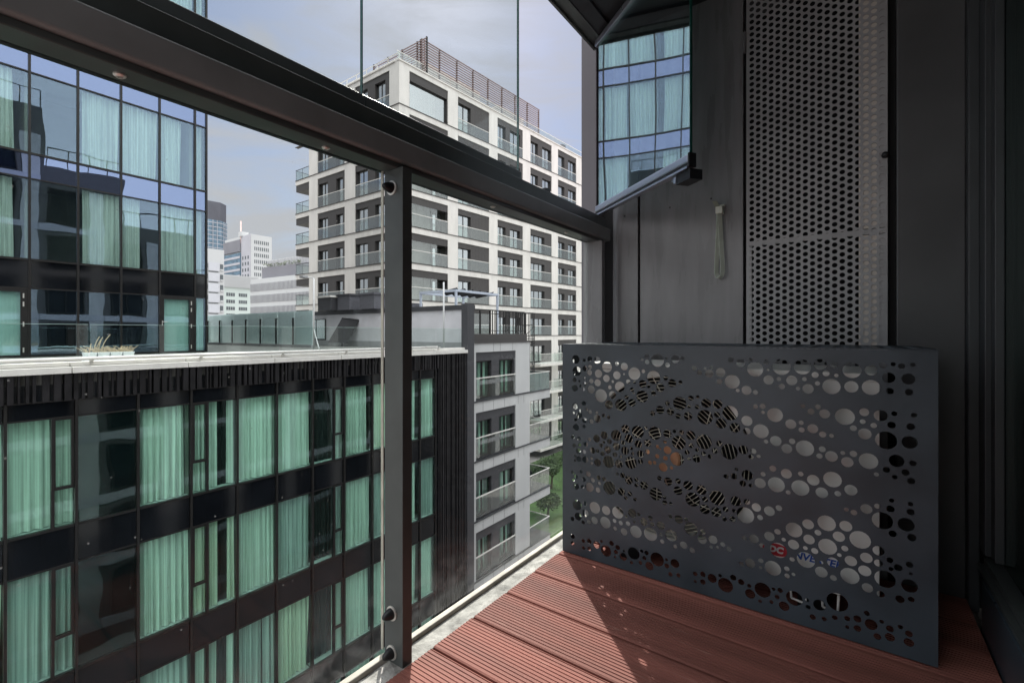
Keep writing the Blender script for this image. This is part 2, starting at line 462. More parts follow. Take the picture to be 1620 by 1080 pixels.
def plate(outline, holes, y, t, nseg=18):
    """perforated plate in the x-z plane (front at y, back at y+t)"""
    pts = []; edges = []
    def ring(ps):
        b = len(pts)
        pts.extend(ps)
        edges.extend([(b + i, b + (i + 1) % len(ps)) for i in range(len(ps))])
    ring([Vector(p) for p in outline])
    for x, z, r in holes:
        k = nseg if r > .004 else 10
        ring([Vector((x + r * math.cos(2 * math.pi * i / k), z + r * math.sin(2 * math.pi * i / k))) for i in range(k)])
    vs, es, fs, _, _, _ = delaunay_2d_cdt(pts, edges, [], 1, 1e-6)
    grid = {}
    for h in holes:
        for gx in range(int((h[0] - h[2]) // .03), int((h[0] + h[2]) // .03) + 1):
            for gz in range(int((h[1] - h[2]) // .03), int((h[1] + h[2]) // .03) + 1):
                grid.setdefault((gx, gz), []).append(h)
    keep = []
    for f in fs:
        c = sum((vs[i] for i in f), Vector((0, 0))) / len(f)
        if any((c.x - x) ** 2 + (c.y - z) ** 2 < (r * .97) ** 2 for x, z, r in grid.get((int(c.x // .03), int(c.y // .03)), [])):
            continue
        keep.append(list(f))
    cnt = {}
    for f in keep:
        for i in range(len(f)):
            e = (f[i], f[(i + 1) % len(f)])
            cnt[e] = 1
    n = len(vs)
    mb = MB()
    mb.v = [Vector((p.x, y, p.y)) for p in vs] + [Vector((p.x, y + t, p.y)) for p in vs]
    mb.f = keep + [[i + n for i in f[::-1]] for f in keep]
    for a, b in cnt:
        if (b, a) not in cnt:
            mb.f.append([b, a, a + n, b + n])
    return mb
def to_side(mb, x):
    """turn a plate of the x-z plane into the y-z plane at x"""
    mb.v = [Vector((x + p.y, p.x, p.z)) for p in mb.v]
    return mb
def to_top(mb, z):
    mb.v = [Vector((p.x, p.z, z - p.y)) for p in mb.v]
    return mb

# ================================================================== THE SETTING: ground, balcony floor and ceiling
GZ = -13.0
struct('ground', MB().box(-3000, 3000, -3000, 3000, GZ - .5, GZ), M['ground'])
struct('lawn', MB().box(-27.5, -15.6, 27, 70, GZ + .004, GZ + .03), M['grass'])
struct('path', MB().box(-15.4, -12.6, -30, 80, GZ + .004, GZ + .04), M['concrete'])

mb = MB()
Y = -.41 + 1.386 - 14 * .148 + .41
k = 0
y = 1.386 + 3 * .148
while y > -.55:
    y0, y1 = y - .148 + .0032, y - .0032
    n = 13
    prof = [(y0, -.022)]
    g = (y1 - y0 - .008) / n
    yy = y0
    prof.append((yy, -.002)); yy += .004
    for i in range(n):
        prof += [(yy, 0), (yy + g * .58, 0), (yy + g * .66, -.0016), (yy + g * .92, -.0016)]
        yy += g
    prof += [(yy, 0), (y1, -.002), (y1, -.022)]
    m_ = len(prof)
    x0, x1 = -.811 + RNG.uniform(-.0015, .0015), .262
    vs = [(x0, a, b) for a, b in prof] + [(x1, a, b) for a, b in prof]
    mb.add(vs, [(i, (i + 1) % m_, m_ + (i + 1) % m_, m_ + i) for i in range(m_)] + [tuple(range(m_)), tuple(range(m_, 2 * m_))])
    y -= .148
struct('decking', mb, M['wpc'])
mb = MB()
mb.box(-.865, .30, -.62, 1.86, -.12, -.03)
mb.box(-.8655, -.8135, -.62, 1.86, -.03, -.0045)
struct('concrete_ledge', mb, M['concrete'])
struct('ceiling', MB().box(-.90, .34, -.62, 1.86, 2.0, 2.05), M['ceil'])

# ================================================================== BALCONY RAILING
rail = thing('balcony_railing', 'dark steel railing with bolted posts and clear glass at the edge of the red decking', 'railing', (-.85, .72, 0))
# rounded handrail section
def rrect(x0, x1, z0, z1, r, n=4):
    ps = []
    for cx, cz, a in ((x1 - r, z1 - r, 0), (x0 + r, z1 - r, 90), (x0 + r, z0 + r, 180), (x1 - r, z0 + r, 270)):
        for i in range(n + 1):
            t = rad(a + 90 * i / n)
            ps.append((cx + r * math.cos(t), cz + r * math.sin(t)))
    return ps
part('handrail', MB().sweep(rrect(-.902, -.825, 1.1385, 1.190, .006), None, -.60, 1.842), M['rail'], rail)
part('lower_rail', MB().sweep(rrect(-.884, -.836, 1.126, 1.1385, .002), None, -.60, 1.80), M['anthracite'], rail)
mb = MB(); mb.box(-.902, -.8845, -.60, 1.76, 1.128, 1.1375)
part('glass_gasket', mb, M['rubber'], rail)
def screw(p, parent):
    part('screw', MB().lathe(p, (0, 0, -1), [(-.002, .008), (.002, .008), (.0045, .005), (.0046, .0028), (.002, .0025)], 14), M['steel'], parent, smooth=False)
for yy in (.215, .545, 1.09, 1.53):
    screw((-.862, yy, 1.126), rail)
def post(y0, y1, bolts):
    p = part('post', MB().box(-.8805, -.818, y0, y1, -.02, 1.126), M['anthracite'] if bolts else M['panel'], rail, bevel=.0015)
    for z in bolts:
        b = part('bolt_cap', MB().lathe((-.8545, y0, z), (0, -1, 0), [(0, .0125), (.006, .0125), (.016, .0095), (.023, .0062), (.026, .003)], 18), M['rubber'], p, smooth=True)
        part('washer', MB().lathe((-.8545, y0, z), (0, -1, 0), [(0, .0165), (.0025, .0165), (.003, .013)], 20), M['steel'], p)
    return p
post(.707, .735, (1.083, .108, .018))
post(-.61, -.582, ())
p2 = post(1.745, 1.773, ())
part('post_plate', MB().box(-.905, -.8735, 1.752, 1.77, -.02, 1.126), M['panel'], rail)
for y0, y1 in ((-.58, .7060), (.742, 1.75)):
    g = part('glass_panel', MB().box(-.893, -.885, y0, y1, .012, 1.128), M['g_rail'], rail)
    mbs = MB(); mbs.box(-.8845, -.8675, y0, y1, -.014, .007); part('glass_seal', mbs, M['seal'], rail, bevel=.003)
    if y1 < 1:
        part('polished_edge', MB().box(-.893, -.885, y1 + .0004, y1 + .0024, .012, 1.128), M['seal'], rail)
part('gutter', MB().box(-.8674, -.8657, -.58, 1.8, -.03, -.009), M['black'], rail)
tr = part('sliding_track', MB().sweep(rrect(-.896, -.842, 1.1905, 1.2365, .003), None, -.60, 1.835), M['anthracite'], rail)
part('track_stop', MB().box(-.899, -.852, 1.372, 1.402, 1.237, 1.252), M['rubber'], rail, bevel=.002)

# glazing above the rail
def up_pane(y0, y1, label):
    t = thing('sliding_glass_pane', label, 'glass pane', (-.868, (y0 + y1) / 2, 1.237), 'frameless panes standing over the handrail')
    part('glass_sheet', MB().box(-.874, -.866, y0 + .003, y1 - .003, 1.2695, 1.945), M['g_up'], t)
    part('bottom_profile', MB().sweep(rrect(-.886, -.858, 1.2375, 1.269, .004), None, y0 + .001, y1 - .001), M['profile'], t)
    part('top_profile', MB().sweep(rrect(-.884, -.857, 1.9455, 1.968, .003), None, y0 + .001, y1 - .001), M['anthracite'], t)
    part('polished_edge', MB().box(-.874, -.866, y1 - .0028, y1 - .0014, 1.2695, 1.945), M['edge'], t)
up_pane(.638, 1.232, 'frameless glass pane over the handrail whose far edge stands before the white apartment block')
up_pane(.038, .638, 'frameless glass pane over the handrail left of the dark upright seam in the sky')
t = thing('glazing_track', 'dark ceiling track that holds the frameless glass panes above the railing', 'track', (-.87, 0, 1.97))
part('track_profile', MB().sweep([(-.902, 1.999), (-.902, 1.970), (-.893, 1.970), (-.893, 1.982), (-.85, 1.982), (-.85, 1.966), (-.838, 1.966), (-.838, 1.999)], None, -.60, 1.845), M['anthracite'], t)
part('cover_strip', MB().sweep([(-.8375, 1.999), (-.8375, 1.972), (-.79, 1.985), (-.79, 1.999)], None, -.60, 1.845), M['ceil'], t)

# the folded pane
a0 = Vector((-.86, 1.79, 0)); dv = Vector((.794, -.607, 0)).normalized()
ff = Fr((a0.x, a0.y), (dv.x, dv.y))       # n points to the camera side
t = thing('folded_glass_pane', 'glass pane folded inward from the railing corner, mirroring the curtained tower', 'glass pane', (-.86, 1.79, 1.237))
part('glass_sheet', ff.box(MB(), .02, .598, 1.278, 1.94, -.004, .004), M['g_fold'], t)
part('polished_edge', ff.box(MB(), .5984, .6008, 1.278, 1.94, -.004, .004), M['edge'], t)
mb = MB(); ff.box(mb, .0, .60, 1.252, 1.2775, -.012, .012); bpz = part('bottom_profile', mb, M['silver'], t, bevel=.005)
mb = MB(); ff.box(mb, .0, .598, 1.2435, 1.2515, -.009, .009); part('sealing_strip', mb, M['rubber'], bpz)
mb = MB(); ff.box(mb, .01, .596, 1.237, 1.243, -.010, .012); part('lower_lip', mb, M['silver'], bpz)
mb = MB(); ff.box(mb, .6002, .6075, 1.238, 1.280, -.013, .013); part('end_cap', mb, M['rubber'], t, bevel=.002)
mb = MB(); ff.box(mb, .0, .60, 1.9405, 1.966, -.012, .012); part('top_profile', mb, M['silver'], t, bevel=.003)
mb = MB()
ff.box(mb, .535, .60, 1.206, 1.236, .000, .004); ff.box(mb, .535, .60, 1.206, 1.236, -.040, -.036)
ff.box(mb, .535, .539, 1.206, 1.236, -.036, .000); ff.box(mb, .596, .60, 1.206, 1.236, -.036, .000)
ff.box(mb, .539, .596, 1.206, 1.209, -.036, .000)
lt = part('latch_box', mb, M['rubber'], t)
mb = MB(); mb.cyl(ff.p(.548, 1.222, -.016), ff.p(.588, 1.222, -.016), .006); mb.cyl(ff.p(.562, 1.218, -.006), ff.p(.567, 1.23, -.030), .005); ff.box(mb, .544, .552, 1.214, 1.228, -.026, -.008)
part('roller', mb, M['steel'], lt)
mb = MB(); ff.box(mb, .50, .5345, 1.226, 1.236, -.014, -.004); ff.box(mb, .524, .5345, 1.212, 1.230, .000, .006); part('hinge_plate', mb, M['silver'], lt)

# ================================================================== WALL CLADDING at the end of the balcony
wall = thing('metal_wall', 'dark grey metal wall at the balcony end with smooth panels and a perforated screen', 'wall', (-.4, 1.85, 0))
mb = MB(); mb.box(-.97, -.897, 1.858, 2.10, -.1, 2.9); part('edge_fin', mb, M['fin'], wall, bevel=.003)
mb = MB(); mb.box(-.896, -.835, 1.90, 2.10, -.1, 2.05); part('shadow_gap', mb, M['black'], wall)
# first panel with a rolled outer edge
prof = []
for i in range(9):
    a = rad(90 * i / 8); prof.append((-.832 + .045 * (1 - math.cos(a)), 1.895 - .045 * math.sin(a)))
prof += [(-.7085, 1.85), (-.7085, 1.895)]
mb = MB(); n = len(prof)
mb.add([(a, b, -.02) for a, b in prof] + [(a, b, 1.998) for a, b in prof], [(i, (i + 1) % n, n + (i + 1) % n, n + i) for i in range(n)] + [tuple(range(n)), tuple(range(n, 2 * n))])
pa = part('metal_panel', mb, M['panel'], wall)
mb = MB(); mb.box(-.6985, -.316, 1.85, 1.88, -.02, 1.998); pb = part('metal_panel', mb, M['panel'], wall, bevel=.002)
part('backing', MB().box(-.83, .2, 2.14, 2.18, -.1, 2.05), M['black'], wall)
part('joint_strip', MB().box(-.7083, -.6987, 1.878, 1.89, -.02, 1.998), M['black'], wall)
part('joint_strip', MB().box(-.3158, -.3075, 1.872, 1.89, -.02, 1.998), M['black'], wall)
for x, z, pp in ((-.765, 1.237, pa), (-.578, 1.243, pb), (-.425, 1.252, pb), (-.425, .22, pb), (-.578, .22, pb)):
    part('rivet', MB().lathe((x, 1.8498, z), (0, -1, 0), [(0, .0035), (.0012, .0032), (.002, .0015)], 10), M['black'], pp)
part('hinge', MB().cyl((-.3115, 1.852, 1.755), (-.3115, 1.852, 1.83), .0055), M['panel'], wall)
# perforated screen
x0, x1, z0, z1 = -.307, .091, -.02, 1.998
dx, dz, r = .0203, .0222, .0079
mb = MB()
NSEG = 12
def perf_cell(mb, cx, cz, w_, h_, r, y, t):
    base = len(mb.v)
    oc = []
    for i in range(NSEG):
        a = 2 * math.pi * i / NSEG + math.pi / 4
        c, s_ = math.cos(a), math.sin(a)
        m_ = max(abs(c), abs(s_))
        oc.append((cx + c / m_ * w_ / 2, cz + s_ / m_ * h_ / 2))
    for px_, pz_ in oc: mb.v.append(Vector((px_, y, pz_)))
    for yy in (y, y + t):
        for i in range(NSEG):
            a = 2 * math.pi * i / NSEG + math.pi / 4
            mb.v.append(Vector((cx + r * math.cos(a), yy, cz + r * math.sin(a))))
    for i in range(NSEG):
        j = (i + 1) % NSEG
        mb.f.append([base + i, base + j, base + NSEG + j, base + NSEG + i])
        mb.f.append([base + NSEG + i, base + NSEG + j, base + 2 * NSEG + j, base + 2 * NSEG + i])
ncol = 19
xs0 = -.289
for c in range(ncol):
    cx = xs0 + c * dx
    z = .55 + (dz / 2 if c % 2 else 0)
    while z < 1.99:
        perf_cell(mb, cx, z, dx, dz, r, 1.853, .002)
        z += dz
ps = part('perforated_screen', mb, M['perf'], wall)
mb = MB()
mb.box(-.3065, xs0 - dx / 2, 1.853, 1.855, -.02, 1.998); mb.box(xs0 + (ncol - .5) * dx, .0895, 1.853, 1.855, -.02, 1.998); mb.box(xs0 - dx / 2, xs0 + (ncol - .5) * dx, 1.853, 1.855, -.02, .536)
part('screen_border', mb, M['perf'], ps)
part('cross_bar', MB().box(-.304, .088, 1.8565, 1.868, 1.062, 1.078), M['perf'], ps)
part('side_strip', MB().box(-.304, -.290, 1.8565, 1.87, -.02, 1.06), M['perf'], ps)
part('side_strip', MB().box(.066, .0895, 1.8565, 1.872, -.02, 1.06), M['perf'], ps)
part('side_strip', MB().box(.066, .0895, 1.8565, 1.872, 1.08, 1.998), M['perf'], ps)
part('conduit_cover', MB().box(.018, .064, 1.8565, 1.88, -.02, 1.06), mat('pale beige conduit cover', (.50, .46, .42), .6, 0, .06), ps)
part('conduit_cover', MB().box(.018, .064, 1.8565, 1.88, 1.08, 1.998), bpy.data.materials['pale beige conduit cover'], ps)
part('knob', MB().lathe((.083, 1.853, 1.30), (0, -1, 0), [(0, .007), (.006, .010), (.012, .009), (.016, .004)], 16), M['rubber'], ps, smooth=True)
part('gap_strip', MB().box(.0918, .1092, 1.872, 1.90, -.02, 1.998), M['black'], wall)
mb = MB(); mb.box(.110, .262, 1.835, 1.90, -.02, 1.998); part('column_cladding', mb, mat('dark wall column', (.075, .076, .08), .42, 0, .2, 3), wall, bevel=.003)

# strap on the wall
st = thing('hanging_strap', 'pale green grey nylon strap looped through a clip on the metal wall panel', 'strap', (-.385, 1.845, 1.22))
hx, wx = Vector((.70, -.714, 0)), Vector((.714, .70, 0))
def ribbon(pts, w_, t_):
    mb = MB(); n = len(pts)
    vs = []
    for i, (h, z) in enumerate(pts):
        a = pts[max(0, i - 1)]; b = pts[min(n - 1, i + 1)]
        tx, tz = b[0] - a[0], b[1] - a[1]; l = math.hypot(tx, tz) or 1
        nx, nz = -tz / l * t_, tx / l * t_
        o = Vector((-.391, 1.826, 0))
        for s in (-w_ / 2, w_ / 2):
            for q in (-1, 1):
                vs.append(o + hx * (h + q * nx) + wx * s + Vector((0, 0, z + q * nz)))
    fs = []
    for i in range(n - 1):
        b = i * 4; c = b + 4
        fs += [(b, b + 1, c + 1, c), (b + 2, c + 2, c + 3, b + 3), (b, c, c + 2, b + 2), (b + 1, b + 3, c + 3, c + 1)]
    fs += [(0, 2, 3, 1), ((n - 1) * 4, (n - 1) * 4 + 1, (n - 1) * 4 + 3, (n - 1) * 4 + 2)]
    mb.add(vs, fs); return mb
pts = []
for i in range(31):
    t_ = i / 30
    if t_ < .42: q = t_ / .42; pts.append((-.004 - .016 * q ** 1.3, 1.195 - .215 * q))
    elif t_ > .58: q = (1 - t_) / .42; pts.append((.003 + .018 * q ** 1.3, 1.195 - .215 * q))
    else:
        a = math.pi + (t_ - .42) / .16 * math.pi
        pts.append((.0005 + .0205 * math.cos(a), .980 + .030 * math.sin(a)))
part('loop', ribbon(pts, .0165, .0010), M['strap'], st, smooth=False)
mb = MB(); mb.box(-.403, -.379, 1.816, 1.8485, 1.186, 1.211); mb.box(-.394, -.376, 1.838, 1.8485, 1.211, 1.222)
part('clip', mb, mat('cream plastic clip', (.62, .64, .57), .5, 0, .06), st, bevel=.002)
mb = MB(); mb.hexa([(-.404, 1.826, 1.209), (-.388, 1.826, 1.209), (-.388, 1.829, 1.209), (-.404, 1.829, 1.209)], [(-.412, 1.806, 1.229), (-.396, 1.806, 1.229), (-.396, 1.809, 1.231), (-.412, 1.809, 1.231)])
part('clip_tongue', mb, mat('olive grey plastic', (.24, .26, .21), .5, 0, .1), st)

# ================================================================== BALCONY DOOR (right edge)
door = thing('balcony_door', 'dark framed glass balcony door with a metal kick plate at the right edge', 'door', (.29, 1.0, 0))
mb = MB()
mb.box(.2625, .285, 1.80, 1.84, -.02, 1.998); mb.box(.285, .315, 1.74, 1.84, .16, 1.998); mb.box(.297, .315, 1.70, 1.74, .16, 1.998)
part('frame', mb, mat('dark door frame', (.05, .056, .06), .4, 0, .1), door, bevel=.002)
part('kick_plate', MB().box(.266, .30, -.60, 1.66, -.01, .128), mat('blue grey kick plate', (.045, .062, .078), .3, 0, .15, 5), door, bevel=.002)
mb = MB(); mb.box(.270, .312, -.60, 1.74, .1285, .140); mb.box(.284, .315, -.60, 1.74, .1405, .156)
part('threshold', mb, M['anthracite'], door, bevel=.001)
part('glass_sheet', MB().box(.3155, .3225, -.60, 1.74, .157, 1.998), M['g_door'], door)
fd = Fr((.36, -1.4), (0, 1))
fd2 = Fr((.40, 1.74), (0, -1))
part('curtain', curtain(fd2, .02, 2.3, .02, 1.97, 0, RNG, .02), mat('dark olive door curtain', (.09, .10, .08), .9, 0, .2), door)

# ================================================================== AIR CONDITIONER AND ITS PERFORATED COVER
HOLES = '''-754,662,14.7;-723,660,5.7;-702,665,8.8;-675,661,11.9;-750,622,16.3;-720,633,9.4;-701,638,7.2;-703,620,9.2;-759,593,8.2;-740,589,4.1;-720,600,4.8;-718,583,7.3;-735,574,5.7;-758,565,11.5;-725,563,5.3;-697,592,8.0;-674,588,11.9;-697,565,12.8;-641,641,17.6;-671,618,13.5;-643,604,11.8;-607,653,7.0;-582,645,12.2;-607,616,13.1;-583,621,3.4;-621,595,4.7;-549,624,19.6;-520,633,6.0;-488,616,20.3;-451,616,6.9;-432,602,11.9;-408,606,5.7;-569,598,7.6;-548,597,4.9;-522,594,12.0;-503,587,5.2;-468,586,12.8;-488,568,7.4;-631,576,6.6;-597,580,16.9;-556,574,6.7;-622,552,12.4;-662,547,21.3;-634,520,14.1;-593,522,19.2;-556,533,12.1;-574,549,6.9;-524,555,18.7;-551,564,3.0;-524,670,4.5;-509,679,6.7;-508,662,7.4;-476,668,19.8;-449,675,4.3;-446,655,7.2;-423,673,12.2;-402,677,6.0;-369,649,7.4;-354,638,7.0;-339,649,4.1;-322,653,5.1;-328,636,11.2;-298,640,12.9;-301,615,7.8;-268,616,19.4;-254,593,5.0;-232,595,12.5;-210,591,6.5;-271,676,7.4;-247,668,10.9;-223,678,5.9;-756,504,10.6;-724,516,8.1;-762,481,4.1;-737,491,4.1;-712,496,4.6;-701,490,6.5;-741,475,11.3;-754,458,5.7;-721,460,8.9;-696,459,7.6;-675,471,13.0;-677,490,4.6;-652,483,5.9;-635,479,5.5;-753,433,11.4;-723,439,5.7;-491,506,8.1;-446,541,7.2;-468,519,12.1;-437,517,10.8;-415,506,7.9;-410,544,19.3;-386,509,12.0;-383,537,5.3;-361,538,6.3;-378,562,7.7;-359,567,4.9;-336,551,13.1;-339,511,20.7;-306,551,12.9;-307,521,8.2;-296,498,14.3;-273,529,20.1;-261,490,13.4;-231,512,13.8;-231,484,9.2;-210,553,5.9;-765,399,6.6;-742,396,7.3;-703,399,6.0;-739,376,6.1;-717,381,8.1;-760,371,7.4;-744,354,9.8;-722,355,6.5;-757,321,4.1;-742,328,9.8;-719,330,11.3;-695,337,4.8;-695,321,4.8;-756,336,4.9;-692,364,10.3;-677,405,11.9;-650,419,12.6;-632,402,7.8;-651,397,4.7;-661,385,6.3;-674,365,6.1;-674,327,11.9;-609,424,17.8;-578,448,13.8;-608,389,12.4;-638,374,11.7;-613,362,7.7;-656,359,7.9;-635,336,19.5;-593,359,4.6;-600,335,13.1;-567,420,13.7;-538,444,19.6;-512,459,5.6;-586,404,7.7;-558,390,5.3;-579,380,13.0;-560,345,19.0;-554,374,5.3;-529,377,11.2;-529,354,8.2;-536,407,12.0;-506,414,11.1;-484,447,19.9;-446,450,12.3;-425,460,5.0;-405,459,7.1;-378,454,13.0;-476,407,5.4;-453,425,5.1;-507,387,7.4;-413,428,20.0;-499,355,6.4;-446,401,11.6;-468,402,3.0;-477,378,6.6;-452,376,6.9;-418,379,20.0;-459,348,13.1;-434,350,5.0;-485,357,5.7;-378,424,7.0;-389,403,7.1;-361,414,5.2;-342,440,20.8;-384,385,4.9;-362,389,11.2;-343,406,6.9;-326,401,6.2;-301,441,8.2;-313,419,8.2;-275,422,21.5;-240,432,11.9;-215,432,7.2;-221,416,6.6;-204,420,3.9;-184,674,6.1;-211,653,19.6;-149,662,20.9;-102,664,19.2;-64,672,13.7;-36,671,6.9;0,660,18.8;37,662,12.1;59,674,6.6;78,678,4.8;93,674,6.4;113,678,5.0;70,646,12.2;105,645,12.5;72,615,7.4;106,615,7.5;-180,653,3.2;-179,626,12.2;-155,630,5.4;-126,628,12.5;-148,611,7.3;-112,608,5.0;-98,633,5.3;-75,645,7.6;-52,650,7.3;-31,646,4.5;-70,624,5.5;-90,609,12.3;-41,618,18.9;-1,620,14.1;37,621,17.9;-193,555,7.1;-192,539,4.5;-164,535,18.5;-101,564,5.3;-84,552,7.7;-69,565,6.1;-55,549,11.5;-14,546,20.1;24,561,9.6;21,538,5.8;3,520,7.0;25,509,13.1;55,556,13.1;42,531,6.3;75,536,7.9;80,563,5.6;115,563,5.5;109,536,7.8;65,499,20.5;107,500,14.4;-128,515,12.5;-105,521,5.6;-104,503,6.8;-80,509,11.6;-59,497,7.6;-41,496,5.1;-197,488,18.8;-185,462,5.5;-162,467,13.4;-125,471,7.2;-137,450,12.3;-97,457,20.1;-60,460,7.3;-66,442,6.7;-41,445,13.2;-18,457,5.0;3,458,7.6;-9,436,12.4;32,445,18.8;84,454,14.1;113,453,6.6;-202,420,4.5;-766,279,5.8;-734,287,5.7;-753,267,7.4;-763,253,5.3;-724,263,8.1;-707,283,8.8;-691,266,7.2;-752,234,10.6;-728,237,6.5;-703,241,15.2;-673,237,8.7;-670,278,7.1;-651,277,7.1;-668,260,5.5;-632,252,21.1;-591,248,12.3;-563,247,7.6;-577,232,6.1;-546,233,5.7;-605,302,5.0;-587,301,8.4;-567,289,12.9;-542,295,6.8;-542,278,6.0;-518,282,12.7;-481,263,19.1;-455,258,5.1;-454,243,7.3;-436,244,4.7;-470,313,6.9;-444,308,12.3;-415,314,7.9;-386,307,13.4;-415,286,12.9;-373,269,20.4;-349,301,13.9;-339,276,8.3;-307,287,20.5;-340,248,13.8;-309,247,13.6;-285,260,7.4;-287,232,6.1;-267,237,8.0;-259,288,13.3;-231,292,7.9;-263,261,5.3;-235,255,21.8;-208,282,11.4;-257,376,4.7;-284,352,6.1;-263,356,8.4;-230,365,13.8;-241,340,8.3;-222,338,4.9;-749,172,17.1;-720,183,8.5;-767,121,7.4;-745,134,13.0;-719,151,12.1;-726,119,6.5;-706,125,7.2;-684,177,19.1;-644,177,14.9;-685,135,12.0;-647,137,18.8;-615,150,6.6;-613,126,6.6;-594,148,7.3;-570,152,7.6;-583,123,11.5;-604,179,19.3;-575,173,4.6;-556,188,13.6;-534,189,5.3;-549,163,4.5;-518,170,11.9;-498,186,7.4;-492,169,6.6;-544,133,18.9;-498,137,20.7;-465,144,5.1;-466,171,12.4;-435,149,17.3;-462,124,6.6;-423,119,6.1;-399,130,10.6;-375,121,8.1;-437,205,5.8;-413,202,12.1;-392,206,5.7;-378,182,19.0;-345,182,7.6;-347,160,12.5;-318,167,12.3;-323,144,4.8;-306,149,4.4;-292,160,6.8;-276,151,6.7;-766,62,8.2;-766,38,7.4;-726,57,6.5;-704,62,8.0;-725,34,5.7;-704,37,6.8;-677,57,11.9;-660,73,4.7;-644,46,18.0;-625,76,7.8;-604,68,7.7;-610,52,7.0;-613,35,3.9;-585,44,12.3;-551,64,18.9;-583,63,3.8;-525,78,5.2;-510,77,6.7;-517,59,6.3;-558,33,5.3;-529,41,6.0;-501,39,12.6;-477,66,20.5;-449,73,4.4;-448,55,7.2;-424,69,12.9;-437,33,6.5;-414,37,6.1;-237,192,5.9;-214,196,11.8;-244,120,6.0;-223,128,12.5;-366,56,6.3;-345,61,7.6;-345,39,7.6;-366,34,4.2;-320,57,12.3;-299,71,4.7;-285,49,19.5;-265,76,8.0;-245,70,8.0;-225,66,5.3;66,430,6.8;100,430,7.2;81,416,5.1;110,412,7.2;47,416,4.9;-169,393,8.3;-192,374,6.1;-138,385,12.6;-106,390,6.2;-79,379,13.5;-39,388,19.2;-161,352,19.8;-199,349,13.6;-107,354,19.9;-134,337,5.7;-61,351,13.4;-28,355,6.9;-2,369,13.0;-199,257,7.1;-177,279,12.8;-155,292,7.6;-11,320,5.0;4,316,6.7;28,330,11.6;49,341,6.3;75,360,4.8;73,340,7.9;109,359,5.0;109,341,7.2;58,309,20.0;101,310,15.3;77,283,7.6;111,283,8.3;-121,243,18.8;-90,265,12.6;-51,277,19.3;-12,279,13.0;-69,249,7.3;-88,227,12.3;-26,250,12.5;16,253,21.0;-177,212,12.2;-158,229,7.6;-144,212,5.1;-156,181,19.7;-122,205,12.5;-96,203,5.2;-76,201,7.6;-49,219,19.6;-14,224,7.1;-25,205,4.8;-195,183,6.5;-125,166,5.9;-95,173,19.8;-62,176,4.3;-38,183,12.6;-2,197,12.4;28,213,12.2;51,236,11.4;51,207,8.6;72,220,6.5;74,200,4.8;87,207,7.9;107,220,6.9;109,200,3.6;-62,152,13.4;-37,145,7.2;-4,160,19.2;25,181,12.8;63,173,19.9;107,171,15.0;-197,142,6.5;-197,124,4.2;-169,130,19.2;-137,138,6.3;-136,120,6.3;-122,128,4.4;30,142,11.0;-223,45,12.5;-193,65,19.4;-167,76,4.5;-152,77,6.3;-159,58,5.7;-199,33,4.5;-172,40,4.8;-143,39,12.0;-120,67,18.7;-92,72,4.6;-90,55,5.5;-66,68,13.4;-29,88,22.1;-80,33,6.7;-56,37,5.4;-34,48,6.0;-9,55,6.2;11,61,8.2;29,81,5.8;37,57,12.4;57,71,4.6;-9,34,4.1;11,38,7.6;72,60,7.4;91,71,5.0;49,33,7.5;72,40,9.3;106,61,7.2;106,41,9.4;55,135,7.7;90,135,8.4;110,141,6.1'''
holes = []
for h in HOLES.split(';'):
    a, b, c = h.split(','); holes.append((float(a) / 1000, float(b) / 1000, float(c) / 1000))
X0, X1, Y0, Y1, ZT = -.806, .157, 1.404, 1.812, .712
cover = thing('perforated_cover', 'blue grey sheet steel cover with bubble holes around the air conditioner', 'cover', (-.32, 1.6, 0))
front = part('front_panel', plate([(X0 + .001, .004), (X1 - .001, .004), (X1 - .001, ZT - .001), (X0 + .001, ZT - .001)], holes, Y0, .002), M['cover'], cover)
rr = random.Random(5)
def bubbles(w_, h_, m_, N):
    hs = []
    for _ in range(4000):
        if len(hs) >= N: break
        r_ = rr.choice([.005, .007, .009, .012, .016, .021])
        x, z = rr.uniform(m_, w_ - m_), rr.uniform(m_, h_ - m_)
        band = math.sin(z * 26 + 5 * math.sin(x * 7))
        if band < -.45: continue
        if all(math.hypot(x - a, z - b) > r_ + c + .003 for a, b, c in hs): hs.append((x, z, r_))
    return hs
sd = Y1 - Y0
def shift(hs, dx_, dz_): return [(a + dx_, b + dz_, c) for a, b, c in hs]
part('side_panel', to_side(plate([(Y0 + .0025, .004), (Y1, .004), (Y1, ZT - .001), (Y0 + .0025, ZT - .001)], shift(bubbles(sd, ZT, .04, 120), Y0, 0), 0, .002), X0 + .001), M['cover'], cover)
part('side_panel', to_side(plate([(Y0 + .0025, .004), (Y1, .004), (Y1, ZT - .001), (Y0 + .0025, ZT - .001)], shift(bubbles(sd, ZT, .045, 90), Y0, 0), 0, .002), X1 - .003), M['cover'], cover)
part('top_panel', to_top(plate([(X0, Y0 - .0005), (X1, Y0 - .0005), (X1, Y1), (X0, Y1)], [(X0 + .04 + .0465 * i, Y0 + .04 + .0465 * j, .0205) for i in range(20) for j in range(8)], 0, .002), ZT + .0015), M['cover'], cover)
part('folded_flange', MB().box(X0 + .003, X1 - .003, Y0 + .0025, Y0 + .022, ZT - .004, ZT - .0025), M['cover'], cover)
part('folded_flange', MB().box(X0 + .003, X1 - .003, Y0 + .0025, Y0 + .02, .004, .006), M['cover'], cover)

